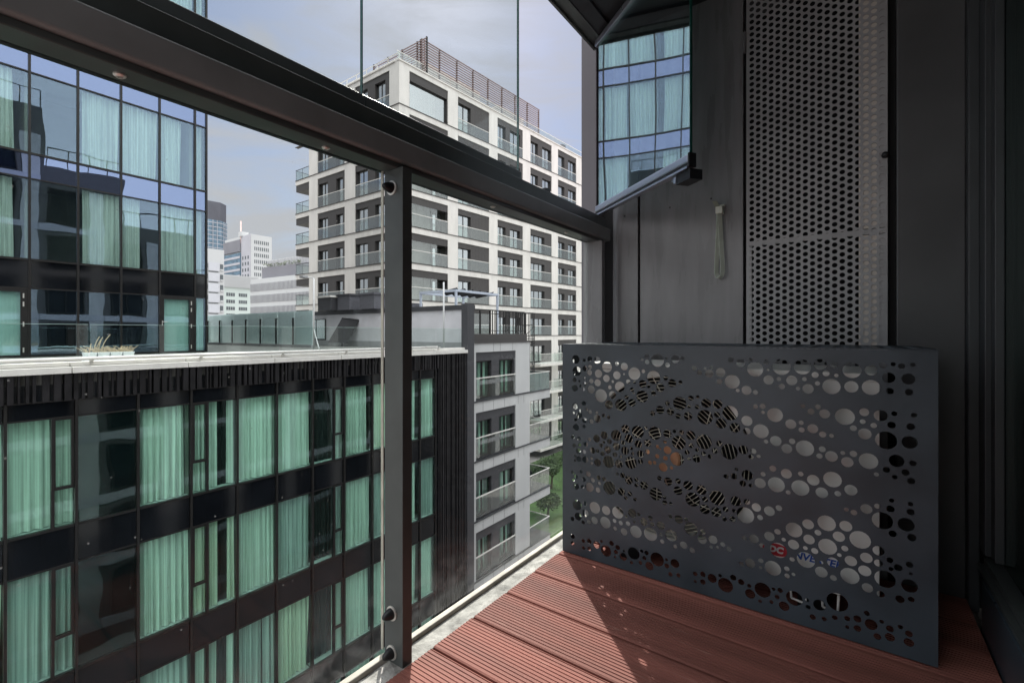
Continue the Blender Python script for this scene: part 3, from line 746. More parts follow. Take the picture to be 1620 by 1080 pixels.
ac = thing('air_conditioner', 'off white air conditioner outdoor unit seen through the holes of its steel cover', 'air conditioner', (-.33, 1.6, 0))
AX0, AX1, AY0, AY1, AZ0, AZ1 = -.748, .055, 1.470, 1.765, .078, .650
mb = plate([(AX0, AZ0), (AX1, AZ0), (AX1, AZ1 - .022), (AX0, AZ1 - .022)], [(-.475, .362, .256)], AY0, .006, 40)
body = part('casing', mb, M['white_ac'], ac)
mb = MB(); mb.box(AX0, AX0 + .008, AY0 + .0065, AY1, AZ0, AZ1 - .022); mb.box(AX1 - .008, AX1, AY0 + .0065, AY1, AZ0, AZ1 - .022); mb.box(AX0 + .0085, AX1 - .0085, AY1 - .008, AY1, AZ0, AZ1 - .022)
mb.box(AX0 + .0085, AX1 - .0085, AY0 + .0065, AY1 - .0085, AZ0, AZ0 + .008)
part('casing_sides', mb, M['white_ac'], body)
mb = MB(); mb.box(AX0 - .004, AX1 + .004, AY0 - .005, AY1 + .004, AZ1 - .0215, AZ1); part('top_cover', mb, M['white_ac'], ac, bevel=.006)
part('inner_coil', MB().box(AX0 + .01, -.20, AY1 - .04, AY1 - .01, AZ0 + .01, AZ1 - .03), M['black'], ac)
part('divider', MB().box(-.205, -.20, AY0 + .01, AY1 - .045, AZ0 + .01, AZ1 - .03), M['black'], ac)
mb = MB()
cx, cz = -.475, .362
for rr_ in [.056 + .0108 * i for i in range(19)]:
    ps_ = [(cx + rr_ * math.cos(a), AY0 - .006 - .01 * (1 - rr_ / .24), cz + rr_ * math.sin(a)) for a in [2 * math.pi * i / 40 for i in range(41)]]
    mb.tube(ps_, .0012, 5)
for i in range(16):
    a = 2 * math.pi * i / 16
    q = a + .55
    mb.tube([(cx + .05 * math.cos(a), AY0 - .016, cz + .05 * math.sin(a)), (cx + .15 * math.cos(a + .25), AY0 - .011, cz + .15 * math.sin(a + .25)), (cx + .258 * math.cos(q), AY0 - .004, cz + .258 * math.sin(q))], .0015, 5)
part('fan_grille', mb, M['grille'], ac)
fan = part('fan', MB().lathe((cx, AY0 + .05, cz), (0, 1, 0), [(0, .04), (.02, .055), (.06, .055)], 20), M['black'], ac)
mb = MB()
for b_ in range(3):
    a0_ = b_ * 2 * math.pi / 3
    vs = []
    for i in range(7):
        r_ = .05 + .17 * i / 6
        for s_ in (0, 1):
            a = a0_ + s_ * (.75 + .35 * i / 6) - .1 * i / 6
            for q in (0, .004): vs.append((cx + r_ * math.cos(a), AY0 + .06 + s_ * .045 + q, cz + r_ * math.sin(a)))
    fs = []
    for i in range(6):
        b = i * 4; c = b + 4
        fs += [(b, c, c + 2, b + 2), (b + 1, b + 3, c + 3, c + 1), (b, b + 1, c + 1, c), (b + 2, c + 2, c + 3, b + 3)]
    fs += [(0, 2, 3, 1), (24, 25, 27, 26)]
    mb.add(vs, fs)
part('blade', mb, M['black'], fan)
part('hub_badge', MB().lathe((cx, AY0 - .022, cz), (0, 1, 0), [(0, .047), (.004, .052), (.012, .052), (.014, .04)], 28), M['copper'], ac)
for x in (-.6, -.09):
    part('foot', MB().box(x - .03, x + .03, 1.49, 1.76, .0, .0775), M['rubber'], ac)
for x in (-.115, -.045):
    mb = MB(); mb.tube([(x - .018, 1.448, .092), (x - .016, 1.448, .045), (x + .016, 1.448, .040), (x + .018, 1.448, .085)], .0028, 8); mb.box(x - .02, x + .02, 1.450, 1.468, .086, .094)
    part('wire_bracket', mb, M['white_ac'], ac)
def text(body_s, size, p, m, parent, name, shear=0, off=0, rot=0):
    cu = bpy.data.curves.new(name, 'FONT'); cu.body = body_s; cu.size = size; cu.extrude = .0006; cu.offset = off; cu.shear = shear
    cu.align_x = 'LEFT'; cu.align_y = 'CENTER'; cu.resolution_u = 3
    ob = bpy.data.objects.new('tmp', cu); COL.objects.link(ob)
    bpy.context.view_layer.update()
    me = bpy.data.meshes.new_from_object(ob.evaluated_get(bpy.context.evaluated_depsgraph_get()))
    bpy.data.objects.remove(ob)
    base = LOC[parent.name]
    X = Matrix.Translation(Vector(p) - base) @ Matrix.Rotation(rad(90), 4, 'X')
    me.transform(X); me.materials.clear(); me.materials.append(m)
    o = bpy.data.objects.new(name, me); COL.objects.link(o); o.parent = parent; LOC[o.name] = base
    return o
bd = part('badge', MB(), M['red'], ac)
mb = MB(); mb.add([(-.168 + .034 * math.cos(a), AY0 - .0012, .155 + .0165 * math.sin(a)) for a in [2 * math.pi * i / 28 for i in range(28)]] + [(-.168 + .034 * math.cos(a), AY0 - .0002, .155 + .0165 * math.sin(a)) for a in [2 * math.pi * i / 28 for i in range(28)]],
   [tuple(range(28)), tuple(range(28, 56))] + [(i, (i + 1) % 28, 28 + (i + 1) % 28, 28 + i) for i in range(28)])
me = bpy.data.meshes.new('badge'); me.from_pydata([p - LOC[ac.name] for p in mb.v], [], mb.f); me.materials.append(M['red']); bd.data = me
text('DC', .0235, (-.1865, AY0 - .0020, .1550), M['white'], bd, 'lettering', .15, .0012)
text('INVERTER', .0258, (-.1345, AY0 - .0010, .1530), M['blue'], ac, 'lettering', .2, .0007)

# ================================================================== HOTEL BLOCK with the dark glazed front (x = -13.8)
HX = -13.8
hf = Fr((HX, 0), (0, 1))                    # s = world y, n = +x
hotel = thing('hotel_block', 'low black glazed hotel block with curtained windows below the roof terrace', 'building', (-20, 6, GZ))
hm = [-3.9, -2.8, -1.7, -.55, .52, 1.62, 2.69, 3.79, 4.90, 6.02, 7.12, 8.26, 9.40, 10.54, 11.65, 12.80, 13.65]
kind = ['c', 'cv', 'd', 'c', 'c', 'cv', 'd', 'c', 'vc', 'c', 'c', 'dv', 'c', 'c', 'c', 'c']
FL = [(-3.45, -1.06), (-6.65, -4.26), (-9.85, -7.46), (-12.9, -10.66)]
mb = MB()
mb.box(-45, HX - 2.6, -6, 16, GZ, -.35)
mb.box(HX - 2.6, HX - .20, -6, -5.8, GZ, -.35)
mb.box(HX - 2.6, HX - .16, 13.75, 15.9, GZ, -.35)
for z0, z1 in FL:
    mb.box(HX - 2.6, HX - .21, -5.8, 13.75, z0 - .50, z0 - .12)
for s in hm[::2]:
    mb.box(HX - 2.6, HX - .22, s - .06, s + .06, GZ, -.36)
part('wall', mb, M['interior'], hotel)
mb = MB()
mb.box(-45, HX - .02, -6, 16, -.34, .03)
part('terrace_slab', mb, mat('terrace paving', (.12, .118, .112), .85, 0, .15, 2), hotel)
for s in hm:
    part('mullion', hf.box(MB(), s - .024, s + .024, GZ + .1, -.68, -.10, .045), M['mullion'], hotel)
bands = [(-1.06, -.70)] + [(FL[i + 1][1], FL[i][0]) for i in range(3)]
M['spandrel'] = mat('black glass spandrel', (.005, .006, .008), .05, 0, .3, .8, .05, 1.0, spec=.45)
for z0, z1 in bands:
    for z in (z0, z1):
        mb = MB()
        for i in range(len(hm) - 1): hf.box(mb, hm[i] + .036, hm[i + 1] - .036, z - .018, z + .0115, -.09, .02)
        part('transom', mb, M['mullion'], hotel)
    mb = MB()
    for i in range(len(hm) - 1): hf.box(mb, hm[i] + .036, hm[i + 1] - .036, z0 + .012, z1 - .019, -.10, -.012)
    part('spandrel_band', mb, M['spandrel'], hotel)
rg = random.Random(21)
SHEERS = [M['curtain'], M['curtain'], cloth('cream sheer curtain', (.95, .93, .80), .62), cloth('grey sheer curtain', (.66, .68, .68), .5), cloth('bright sheer curtain', (.97, .98, .93), .72)]
for fi, (z0, z1) in enumerate(FL):
    for i in range(len(hm) - 1):
        if fi == 3 and hm[i] < 6: continue
        s0, s1 = hm[i] + .036, hm[i + 1] - .036
        k = kind[i]
        fm = MB()
        vent = None
        if 'v' in k:
            if k == 'vc': vent = (s0, s0 + .34)
            else: vent = (s1 - .34, s1)
            a, b = vent
            zc = z0 + .86
            for q0, q1, r0, r1 in ((a, b, zc - .03, zc + .03), (a, a + .045, zc + .03, z1 - .02), (b - .045, b, zc + .03, z1 - .02), (a + .045, b - .045, z1 - .06, z1 - .02)):
                hf.box(fm, q0, q1, r0, r1, -.08, .012)
            e = b if k == 'vc' else a
            hf.box(fm, e - .025, e + .025, z0 + .012, z1 - .018, -.10, .030)
        hf.box(fm, s0, s1, z0 + .012, z0 + .030, -.10, .004)
        wn_ = part('window', fm, M['mullion'], hotel)
        part('pane', hf.box(MB(), s0, s1, z0 + .031, z1 - .02, -.020, -.012), M['g_hotel'] if k != 'd' else M['g_hotel'], wn_)
        if k == 'd':
            part('backing_panel', hf.box(MB(), s0, s1, z0 + .03, z1 - .02, -.12, -.06), M['spandrel'], wn_)
            continue
        sheer = rg.choice(SHEERS)
        segs = [(s0 + .0, s1 - .0)]
        if k == 'c' and rg.random() < .3: segs = [(s0 + rg.uniform(.0, .22), s1 - rg.uniform(.0, .12))]
        if k == 'dv': segs = [(vent[0] + .02, s1)]
        elif k == 'vc':
            segs = [(s0, vent[1]), (vent[1] + .05, vent[1] + .30), (s1 - .16, s1)]
        elif k == 'cv':
            segs = [(s0, vent[0] - .02), (vent[0], s1)]
        elif i == 10:
            segs = [(s0 + .09, s1)]
        elif i == 9:
            segs = [(s0, s0 + .68), (s0 + .69, s1)]
        for a, b in segs:
            part('curtain', curtain(hf, a, b, z0 + .05, z1 - .01, -.17, rg, rg.choice([.022, .030, .040]), 1.0), sheer, wn_, smooth=True)
        part('sill', hf.box(MB(), s0, s1, z0 - .02, z0 + .03, -.30, -.105), M['wall_g'], wn_)
        if k in ('vc', 'dv'):
            part('drape', curtain(hf, vent[1] + .28 if k == 'vc' else s0, (s1 - .05) if k == 'vc' else vent[0], z0 + .03, z1, -.34, rg, .03), M['drape'], wn_)
# fins under the coping
mb = MB()
s = -4.0
rf = random.Random(3)
while s < 13.7:
    w_ = rf.choice([.035, .05, .07, .09, .11])
    hf.box(mb, s, s + w_, -.69 + rf.uniform(-.012, 0), -.125 + rf.uniform(-.004, .004), -.03, rf.choice([.05, .08, .10, .12]))
    s += w_ + rf.choice([.05, .06, .08, .10])
while s < 15.45:
    w_ = rf.choice([.04, .06, .09])
    hf.box(mb, s, s + w_, GZ + .1, -.125, -.03, rf.choice([.05, .08, .11]))
    s += w_ + rf.choice([.05, .07])
part('fins', mb, mat('black ribbed metal', (.018, .017, .019), .32, .2, .35, 3), hotel)
mb = MB(); hf.box(mb, -4.0, 13.66, -.70, -.11, -.16, -.031); hf.box(mb, 13.75, 15.5, GZ, -.11, -.155, -.031); hf.box(mb, 13.661, 13.74, GZ, -.11, -.155, -.04)
part('fin_backing', mb, M['dark_glossy'], hotel)
mb = MB(); s = -4.0
while s < 15.4:
    e = min(s + 2.19, 15.5)
    hf.box(mb, s + .003, e - .003, -.115, .022, -.10, .15); hf.box(mb, s + .003, e - .003, .024, .118, -.30, -.03)
    s += 2.2
part('coping', mb, M['coping'], hotel, bevel=.006)
mb = MB(); mb.box(HX - .26, HX + .10, 15.52, 15.97, GZ, 2.06)
part('end_pier', mb, M['clad_b'], hotel)

# glass balustrade on the coping
t = thing('terrace_balustrade', 'clear glass balustrade with a pale tubular foot rail along the hotel roof edge', 'balustrade', (HX, 6, .15))
s = -3.6; js = []
while s < 15.0:
    e = min(s + 2.17, 15.45)
    part('glass_panel', hf.box(MB(), s + .012, e - .012, .157, .945, -.155, -.143), M['g_ter'], t)
    part('panel_edge', hf.box(MB(), s + .0125, e - .0125, .9452, .951, -.155, -.143), mat('pale glass top edge', (.45, .58, .54), .2, 0, .05) if not js else bpy.data.materials['pale glass top edge'], t)
    js.append(s); s += 2.18
mb = MB(); mb.cyl(hf.p(-3.8, .192, .07), hf.p(13.7, .192, .07), .036, n=12)
fr_ = part('foot_rail', mb, M['coping'], t, smooth=True)
for s in js:
    mb = MB(); hf.box(mb, s - .03, s + .03, .06, .18, -.019, .03); mb.cyl(hf.p(s - .03, .155, .05), hf.p(s + .03, .155, .05), .028, n=10)
    part('bracket', mb, M['steel'], fr_)

# planter
t = thing('planter', 'white trough planter with dry straw plants on the hotel terrace', 'planter', (-14.4, 3.3, .03))
mb = MB()
for i in range(4):
    y0 = 2.93 + i * .235
    mb.hexa([(-14.52, y0 + .02, .16), (-14.32, y0 + .02, .16), (-14.32, y0 + .20, .16), (-14.52, y0 + .20, .16)], [(-14.55, y0, .30), (-14.29, y0, .30), (-14.29, y0 + .225, .30), (-14.55, y0 + .225, .30)])
mb.box(-14.55, -14.29, 2.93, 3.86, .03, .159)
part('trough', mb, M['trough'], t)
mb = MB(); rp = random.Random(9)
for i in range(90):
    y = rp.uniform(2.95, 3.85); x = rp.uniform(-14.5, -14.34); h = rp.uniform(.05, .16)
    q = Vector((x, y, .295)); pts = [q]
    dx_, dy_ = rp.uniform(-.03, .03), rp.uniform(-.06, .06)
    for k in range(3): q = q + Vector((dx_, dy_, h / 3)); dx_ += rp.uniform(-.02, .02); dy_ += rp.uniform(-.03, .03); pts.append(q)
    mb.tube(pts, .0055, 4)
for y, h, b in ((3.12, .38, .10), (3.16, .36, .12), (3.20, .37, .08), (3.26, .43, .16), (3.05, .22, .02)):
    pts = [Vector((-14.42, y + b * (i / 6) ** 2, .29 + h * i / 6)) for i in range(7)]
    mb.tube(pts, .009, 5)
part('dry_plants', mb, M['twig'], t)

# ================================================================== GLASS TOWER on the terrace (x = -20)
TX = -20.0
tf = Fr((TX, 0), (0, 1))
tower = thing('glass_tower', 'tall curtain walled hotel tower with white curtains behind mirror blue glass', 'building', (-26, 2, .03))
tm = [-3.7, -2.6, -1.5, -.42, .67, 1.76, 2.85, 3.94, 5.03, 6.12, 7.23, 7.615]
NF = 10
TFL = [(.05, 2.10)] + [(2.95 + 3.2 * i, 5.40 + 3.2 * i) for i in range(NF)]
ztop = TFL[-1][1] + .8
mb = MB()
mb.box(-45, TX - 2.8, -5, 7.55, .03, ztop); 
mb.box(TX - 2.8, TX - .2, 7.45, 7.55, .03, ztop); mb.box(TX - 2.8, TX - .2, -5, -4.9, .03, ztop)
for z0, z1 in TFL: mb.box(TX - 2.8, TX - .22, -4.9, 7.44, z1 + .25, z1 + .5)
for s in tm[:-1:2]: mb.box(TX - 2.8, TX - .4, s - .05, s + .05, .04, ztop - .5)
part('wall', mb, M['interior'], tower)
mb = MB(); mb.box(-45, TX - .05, 7.551, 7.64, .03, ztop); part('end_wall', mb, M['dark_glossy'], tower)
for s in tm: part('mullion', tf.box(MB(), s - .028, s + .028, .04, ztop, -.08, .035), M['mullion'], tower)
M['spandrel_blue'] = mat('dark backed spandrel', (.03, .033, .045), .5, 0, .1)
M['g_span'] = glass('spandrel mirror glass', (.3, .3, .3), .36, (.50, .63, 1.0), .004, 1.1)
for j in range(len(TFL)):
    z0 = TFL[j][1]; z1 = TFL[j + 1][0] if j + 1 < len(TFL) else ztop
    a_, b_ = MB(), MB()
    for i in range(len(tm) - 1):
        a, b = tm[i] + .029, tm[i + 1] - .029
        tf.box(a_, a, b, z0 + .02, z1 - .02, -.03, -.022); tf.box(b_, a, b, z0 + .02, z1 - .02, -.20, -.06)
    sg = part('spandrel_band', a_, M['g_span'] if j else M['spandrel'], tower)
    part('backing', b_, M['spandrel_blue'], sg)
    for z in TFL[j]:
        if z < .1: continue
        mb = MB()
        for i in range(len(tm) - 1): tf.box(mb, tm[i] + .029, tm[i + 1] - .029, z - .0195, z + .0195, -.07, .022)
        part('transom', mb, M['mullion'], tower)
rt = random.Random(12)
for j, (z0, z1) in enumerate(TFL):
    for i in range(len(tm) - 1):
        a, b = tm[i] + .029, tm[i + 1] - .029
        if j == 0:
            fm = MB()
            isdoor = i in (9, 5)
            if isdoor:
                for q0, q1, r0, r1 in ((a, a + .10, .05, z1 - .02), (b - .16, b, .05, z1 - .02), (a + .10, b - .16, z1 - .12, z1 - .02), (a + .10, b - .16, .05, .10)):
                    tf.box(fm, q0, q1, r0, r1, -.08, .015)
            else:
                tf.box(fm, a, b, .05, .09, -.08, .01)
            wn_ = part('door' if isdoor else 'window', fm, M['mullion'], tower)
            part('pane', tf.box(MB(), a + (.10 if isdoor else 0), b - (.16 if isdoor else 0), .10, z1 - .12 if isdoor else z1 - .02, -.02, -.012), M['g_tower'], wn_)
            if i in (6, 7, 8): part('backing_panel', tf.box(MB(), a, b, .10, z1 - .02, -.16, -.10), M['spandrel'], wn_)
            else: part('frosted_screen', tf.box(MB(), a, b, .10, z1 - .03, -.13, -.115), M['blind'], wn_)
            if isdoor:
                mb = MB(); tf.box(mb, a + .035, a + .055, 1.04, 1.20, .016, .024); mb.cyl(tf.p(a + .045, 1.16, .02), tf.p(a + .045, 1.16, .06), .01); mb.cyl(tf.p(a + .045, 1.16, .055), tf.p(a + .19, 1.16, .055), .011)
                part('handle', mb, M['steel'], wn_)
                for zz in (.18, .95, 1.55, 1.8):
                    part('hinge', tf.box(MB(), b - .115, b - .085, zz, zz + .14, .016, .034), M['steel'], wn_)
            continue
        fm = MB(); tf.box(fm, a, b, z0 + .02, z0 + .045, -.07, .008)
        wn_ = part('window', fm, M['mullion'], tower)
        part('pane', tf.box(MB(), a, b, z0 + .046, z1 - .02, -.03, -.022), M['g_tower'], wn_)
        gap = rt.random()
        if i == 10: pass
        elif i == 5: segs = [(a, a + .72)]
        elif i == 7 and j < 4: segs = [(a + .10, b)]
        elif gap < .12: segs = [(a, a + (b - a) * rt.uniform(.45, .8))]
        elif gap < .2: segs = [(a + (b - a) * rt.uniform(.15, .4), b)]
        else: segs = [(a, b)]
        if i == 6 and j in (1, 2): segs = []
        if i == 10: segs = [(a + .02, b - .1)]
        for q0, q1 in segs:
            part('curtain', curtain(tf, q0, q1, z0 + .05, z1 - .02, -.18, rt, .034, 1.0), M['curtain'], wn_, smooth=True)

# ================================================================== things on the terrace
t = thing('frosted_screen', 'tall milky teal glass wind screen on the hotel terrace beside the tower', 'glass screen', (-27, 13.2, .03))
x = -22.05
k = 0
while x > -36:
    x2 = x - 1.75
    mb = MB(); mb.box(x2 + .02, x - .02, 13.19, 13.21, .16, 1.92)
    part('glass_panel', mb, M['g_milk'] if k > 99 else glass('milky teal glass %d' % k, (.95, .985, .985), .18, (.85, .95, .95), rough=.15) if k == 0 else bpy.data.materials['milky teal glass 0'], t)
    mb = MB(); mb.box(x2 + .02, x - .02, 13.23, 13.24, .16, 1.90); part('frosted_foil', mb, M['foil'], t)
    mb = MB(); mb.box(x2 - .012, x2 + .012, 13.10, 13.185, .03, 1.55); mb.box(x2 - .05, x2 + .05, 13.06, 13.18, .03, .05); mb.box(x2 - .04, x2 + .04, 13.12, 13.186, 1.50, 1.56)
    part('post', mb, M['mullion'], t)
    x = x2; k += 1
mb = MB(); mb.box(-36, -22, 13.10, 13.30, .03, .158); part('kerb', mb, M['plinth'], t)

def mast(x, y, z0, z1, r, label, lamp):
    t = thing('mast', label, 'mast', (x, y, z0))
    mb = MB(); mb.cyl((x, y, z0), (x, y, z1), r, n=10)
    part('pole', mb, M['wall_g'], t, smooth=True)
    if lamp:
        mb = MB(); mb.cyl((x, y, z1), (x - .25, y - .25, z1 + .05), .02, n=8); part('arm', mb, M['wall_g'], t)
        mb = MB(); mb.box(x - .50, x - .18, y - .42, y - .16, z1, z1 + .12); part('lamp_head', mb, M['plinth'], t, bevel=.02)
        mb = MB(); mb.cyl((x, y, z0 + .9), (x + .75, y - .2, z0 + .02), .025, n=8); part('stay', mb, M['wall_g'], t)
    else:
        mb = MB(); mb.cyl((x, y, z0), (x, y, z0 + .04), r * 2.4, n=12); part('foot', mb, M['wall_g'], t)
    return t
p = at(496.5, 547, 21.5); mast(p.x, p.y, .03, 3.28, .035, 'slim pale mast with a camera head standing beside the frosted screen', True)
p = at(702, 552, 20.2); mast(p.x, p.y, .03, 2.95, .035, 'slim grey pole standing before the rendered penthouse wall', False)

# penthouse with its roof boxes
pent = thing('penthouse', 'single storey rendered penthouse with a dark flat roof at the back of the terrace', 'building', (-21, 16.5, .03))
mb = MB(); mb.box(-19.2, -14.06, 16.02, 16.38, .33, 1.83); mb.box(-27.4, -19.2, 16.02, 20.5, .33, 1.83)
part('wall', mb, mat('pale lilac render', (.56, .55, .58), .8, 0, .08, 1.5), pent)
mb = MB(); mb.box(-27.4, -14.06, 15.98, 16.40, .03, .329); part('plinth', mb, M['plinth'], pent)
mb = MB(); mb.box(-27.6, -19.1, 15.90, 20.6, 1.831, 2.05); mb.box(-19.099, -14.06, 15.94, 16.46, 1.831, 2.05); part('roof', mb, M['clad_b'], pent)
mb = MB(); mb.box(-27.3, -25.3, 15.99, 16.018, .34, 1.60); dr = part('sliding_door', mb, M['mullion'], pent)
mb = MB(); mb.box(-27.2, -26.35, 15.98, 15.989, .42, 1.55); mb.box(-26.25, -25.4, 15.98, 15.989, .42, 1.55); part('pane', mb, M['g_white'], dr)
t = thing('awning_sail', 'black slanted awning cloth stretched in front of the penthouse wall', 'awning', (-23, 15.6, .1))
q0, q1, q2, q3 = at(541, 503, 26.0), at(569, 506, 26.0), at(549, 542, 25.2), at(519, 541, 25.2)
def thick(a, b, c, d, th):
    nrm = (b - a).cross(d - a).normalized() * th
    mb = MB(); mb.hexa([a, b, c, d], [a + nrm, b + nrm, c + nrm, d + nrm]); return mb
part('cloth', thick(q0, q1, q2, q3, .02), M['canopy'], t)
mb = MB(); mb.cyl(q0, q1, .03); mb.cyl(q0, (q0.x, q0.y, .03), .025); mb.cyl(q1, (q1.x, q1.y, .03), .025); part('frame', mb, M['mullion'], t)
def roofbox(u0, u1, v0, v1, d, depth, label, m, cap=None):
    a, b = at(u0, v0, d), at(u1, v1, d)
    y = (a.y + b.y) / 2; x0, x1 = sorted((x_on(u0, y), x_on(u1, y)))
    t = thing('roof_vent', label, 'roof vent', ((x0 + x1) / 2, y, 2.05))
    mb = MB(); mb.box(x0, x1, y, y + depth, 2.051, a.z - .1); part('housing', mb, m, t)
    mb = MB(); mb.box(x0 - .06, x1 + .06, y - .06, y + depth + .06, a.z - .099, a.z); part('cap', mb, cap or M['clad_b'], t)
M['stack'] = mat('slate brick stack', (.10, .10, .115), .75, 0, .15, 8)
roofbox(503, 523, 468, 486, 26.5, .8, 'low square roof vent with a pale cap on the penthouse', M['clad_b'], M['coping'])
roofbox(534, 553, 465, 492, 26.0, .7, 'middle slate chimney box on the penthouse roof', M['stack'])
roofbox(569, 592, 463, 494, 25.0, .9, 'tall slate chimney box nearest the railing post on the penthouse roof', M['stack'], M['stack'])
a = at(560, 487, 25.2)
solo('roof_duct', MB().box(-25.5, -19.6, 17.6, 18.4, 2.06, 2.42), M['stack'], 'long low dark duct running between the chimney boxes on the penthouse roof', 'roof duct', (-22, 18, 2.06))

# ================================================================== WHITE TERRACE BLOCK (x = -14.2)
BX = -14.2
bf = Fr((BX, 0), (0, 1))
blk = thing('terraced_block', 'light grey panelled apartment block with corner balconies right of the black hotel', 'building', (-17, 19, GZ))
mb = MB()
mb.box(-22, BX - .9, 16.42, 21.19, GZ, .30)
mb.box(-22, BX - 2.0, 21.19, 23.2, GZ, -2.9)
part('core', mb, M['interior'], blk)
wl = MB(); cl = MB()
bay0, bay1 = 16.68, 19.88
for k in range(5):
    zt = .28 - 2.80 * k if k else .28
    zb_t = -.15 if k == 0 else -2.98 - 2.8 * (k - 1)       # bay top
    zb_b = -2.42 - 2.8 * k
    if zb_b < GZ: zb_b = GZ
    bf.box(wl, 16.41, bay0, zb_b, zb_t, -.3, 0); bf.box(wl, bay1, 21.19, zb_b, zb_t, -.3, 0)
    nxt = -2.98 - 2.8 * k
    bf.box(wl, 16.41, 21.19 if k == 99 else 21.19, zb_t, (.28 if k == 0 else -2.50 - 2.8 * (k - 1)), -.3, 0)
    # band edge strip
    wins = ((16.76, 17.92), (18.52, 19.80))
    zt_w = zb_t - .42; zb_w = zb_b + .06
    bf.box(cl, bay0, bay1, zt_w, zb_t, -.3, -.06)
    e = bay0
    for a, b in wins:
        bf.box(cl, e, a, zb_w, zt_w, -.3, -.06); e = b
    bf.box(cl, e, bay1, zb_w, zt_w, -.3, -.06)
    bf.box(cl, bay0, bay1, zb_b, zb_w, -.3, -.06)
    for a, b in wins:
        fm = MB()
        for q0, q1, r0, r1 in ((a, a + .07, zb_w, zt_w), (b - .07, b, zb_w, zt_w), (a + .07, b - .07, zt_w - .07, zt_w), (a + .07, b - .07, zb_w, zb_w + .07), ((a + b) / 2 - .035, (a + b) / 2 + .035, zb_w + .07, zt_w - .07)):
            bf.box(fm, q0, q1, r0, r1, -.26, -.18)
        wn_ = part('window', fm, M['mullion'], blk)
        part('pane', bf.box(MB(), a + .07, b - .07, zb_w + .07, zt_w - .07, -.225, -.215), M['g_hotel'], wn_)
        part('curtain', curtain(bf, a + .08 + (b - a) * .45, b - .1, zb_w + .08, zt_w - .08, -.45, rg, .03), M['curtain'], wn_, smooth=True)
    br = part('balustrade', bf.box(MB(), bay0 + .02, bay1 - .02, zb_b + .10, zb_b + 1.02, -.045, -.035), M['g_bal'], blk)
    part('rail', bf.box(MB(), bay0, bay1, zb_b + 1.021, zb_b + 1.075, -.06, -.01), M['coping'], br)
    # corner balcony
    zs_ = -2.50 - 2.8 * k
    if zs_ > GZ:
        mb = MB(); mb.box(BX - 2.0, BX, 21.192, 23.3, zs_ - .46, zs_)
        bal = part('balcony', mb, M['wall_g'], blk)
        mb = MB(); mb.box(BX - 2.0, BX + .04, 21.195, 23.34, zs_ + .001, zs_ + .05); part('floor_edge', mb, M['clad_b'], bal)
        mb = MB(); mb.box(BX - .03, BX - .02, 21.22, 22.2, zs_ + .06, zs_ + 1.02); mb.box(BX - .03, BX - .02, 22.24, 23.24, zs_ + .06, zs_ + 1.02); mb.box(BX - 1.95, BX - .05, 23.25, 23.26, zs_ + .06, zs_ + 1.02)
        part('glass_panel', mb, M['g_milk'] if k == 0 else M['g_bal'], bal)
        mb = MB(); mb.box(BX - .05, BX, 21.2, 23.28, zs_ + 1.021, zs_ + 1.06); mb.box(BX - 1.95, BX - .051, 23.235, 23.275, zs_ + 1.021, zs_ + 1.06); part('handrail', mb, M['coping'], bal)
        if k > 0:
            mb = MB(); mb.box(BX - 1.98, BX - 1.9, 21.25, 23.2, zs_ + .06, zs_ + 2.25); part('balcony_door', mb, M['g_milk'], bal)
part('wall', wl, M['wall_g'], blk)
part('cladding', cl, M['clad_b'], blk)
led = MB()
for k in range(5):
    z = -2.42 - 2.8 * k
    if z > GZ: bf.box(led, 16.41, 21.19, z - .06, z - .005, .0005, .05)
part('ledge', led, M['clad_b'], blk)
mb = MB()
for s in (17.2, 18.0, 18.9, 20.1, 20.62):
    for k in range(5):
        bf.box(mb, s - .008, s + .008, -2.96 - 2.8 * k, -2.52 - 2.8 * k, .0004, .003)
for s in (18.0, 18.55, 19.6): bf.box(mb, s - .008, s + .008, -.13, .27, .0004, .003)
part('panel_joint', mb, M['clad_b'], blk)
mb = MB(); bf.box(mb, 16.41, 21.25, .281, .36, -.6, .06); bf.box(mb, 16.41, 21.0, .361, .72, -.30, -.06); part('parapet', mb, M['clad'], blk)
mb = MB(); mb.box(-22, BX - .31, 16.42, 21.18, .301, .45); part('roof', mb, M['plinth'], blk)
# loose things on its balconies
for k, (u, v, d, lab) in enumerate(((856, 690, 24.2, 'dark wire chair on the second corner balcony from the top'), (853, 770, 24.4, 'dark wire chair on the third corner balcony from the top'))):
    zs_ = -2.45 - 2.8 * (k + 1)
    x, y = BX - 1.0, 22.1 + .2 * k
    t = thing('balcony_chair', lab, 'chair', (x, y, zs_))
    mb = MB(); mb.box(x - .25, x + .25, y - .25, y + .25, zs_ + .40, zs_ + .44); part('seat', mb, M['mullion'], t)
    mb = MB(); mb.box(x - .25, x + .25, y + .22, y + .26, zs_ + .441, zs_ + .85); part('backrest', mb, M['mullion'], t)
    for a, b in ((-.22, -.22), (.22, -.22), (-.22, .22), (.22, .22)):
        mb = MB(); mb.cyl((x + a, y + b, zs_), (x + a, y + b, zs_ + .40), .018, n=6); part('leg', mb, M['steel'], t)

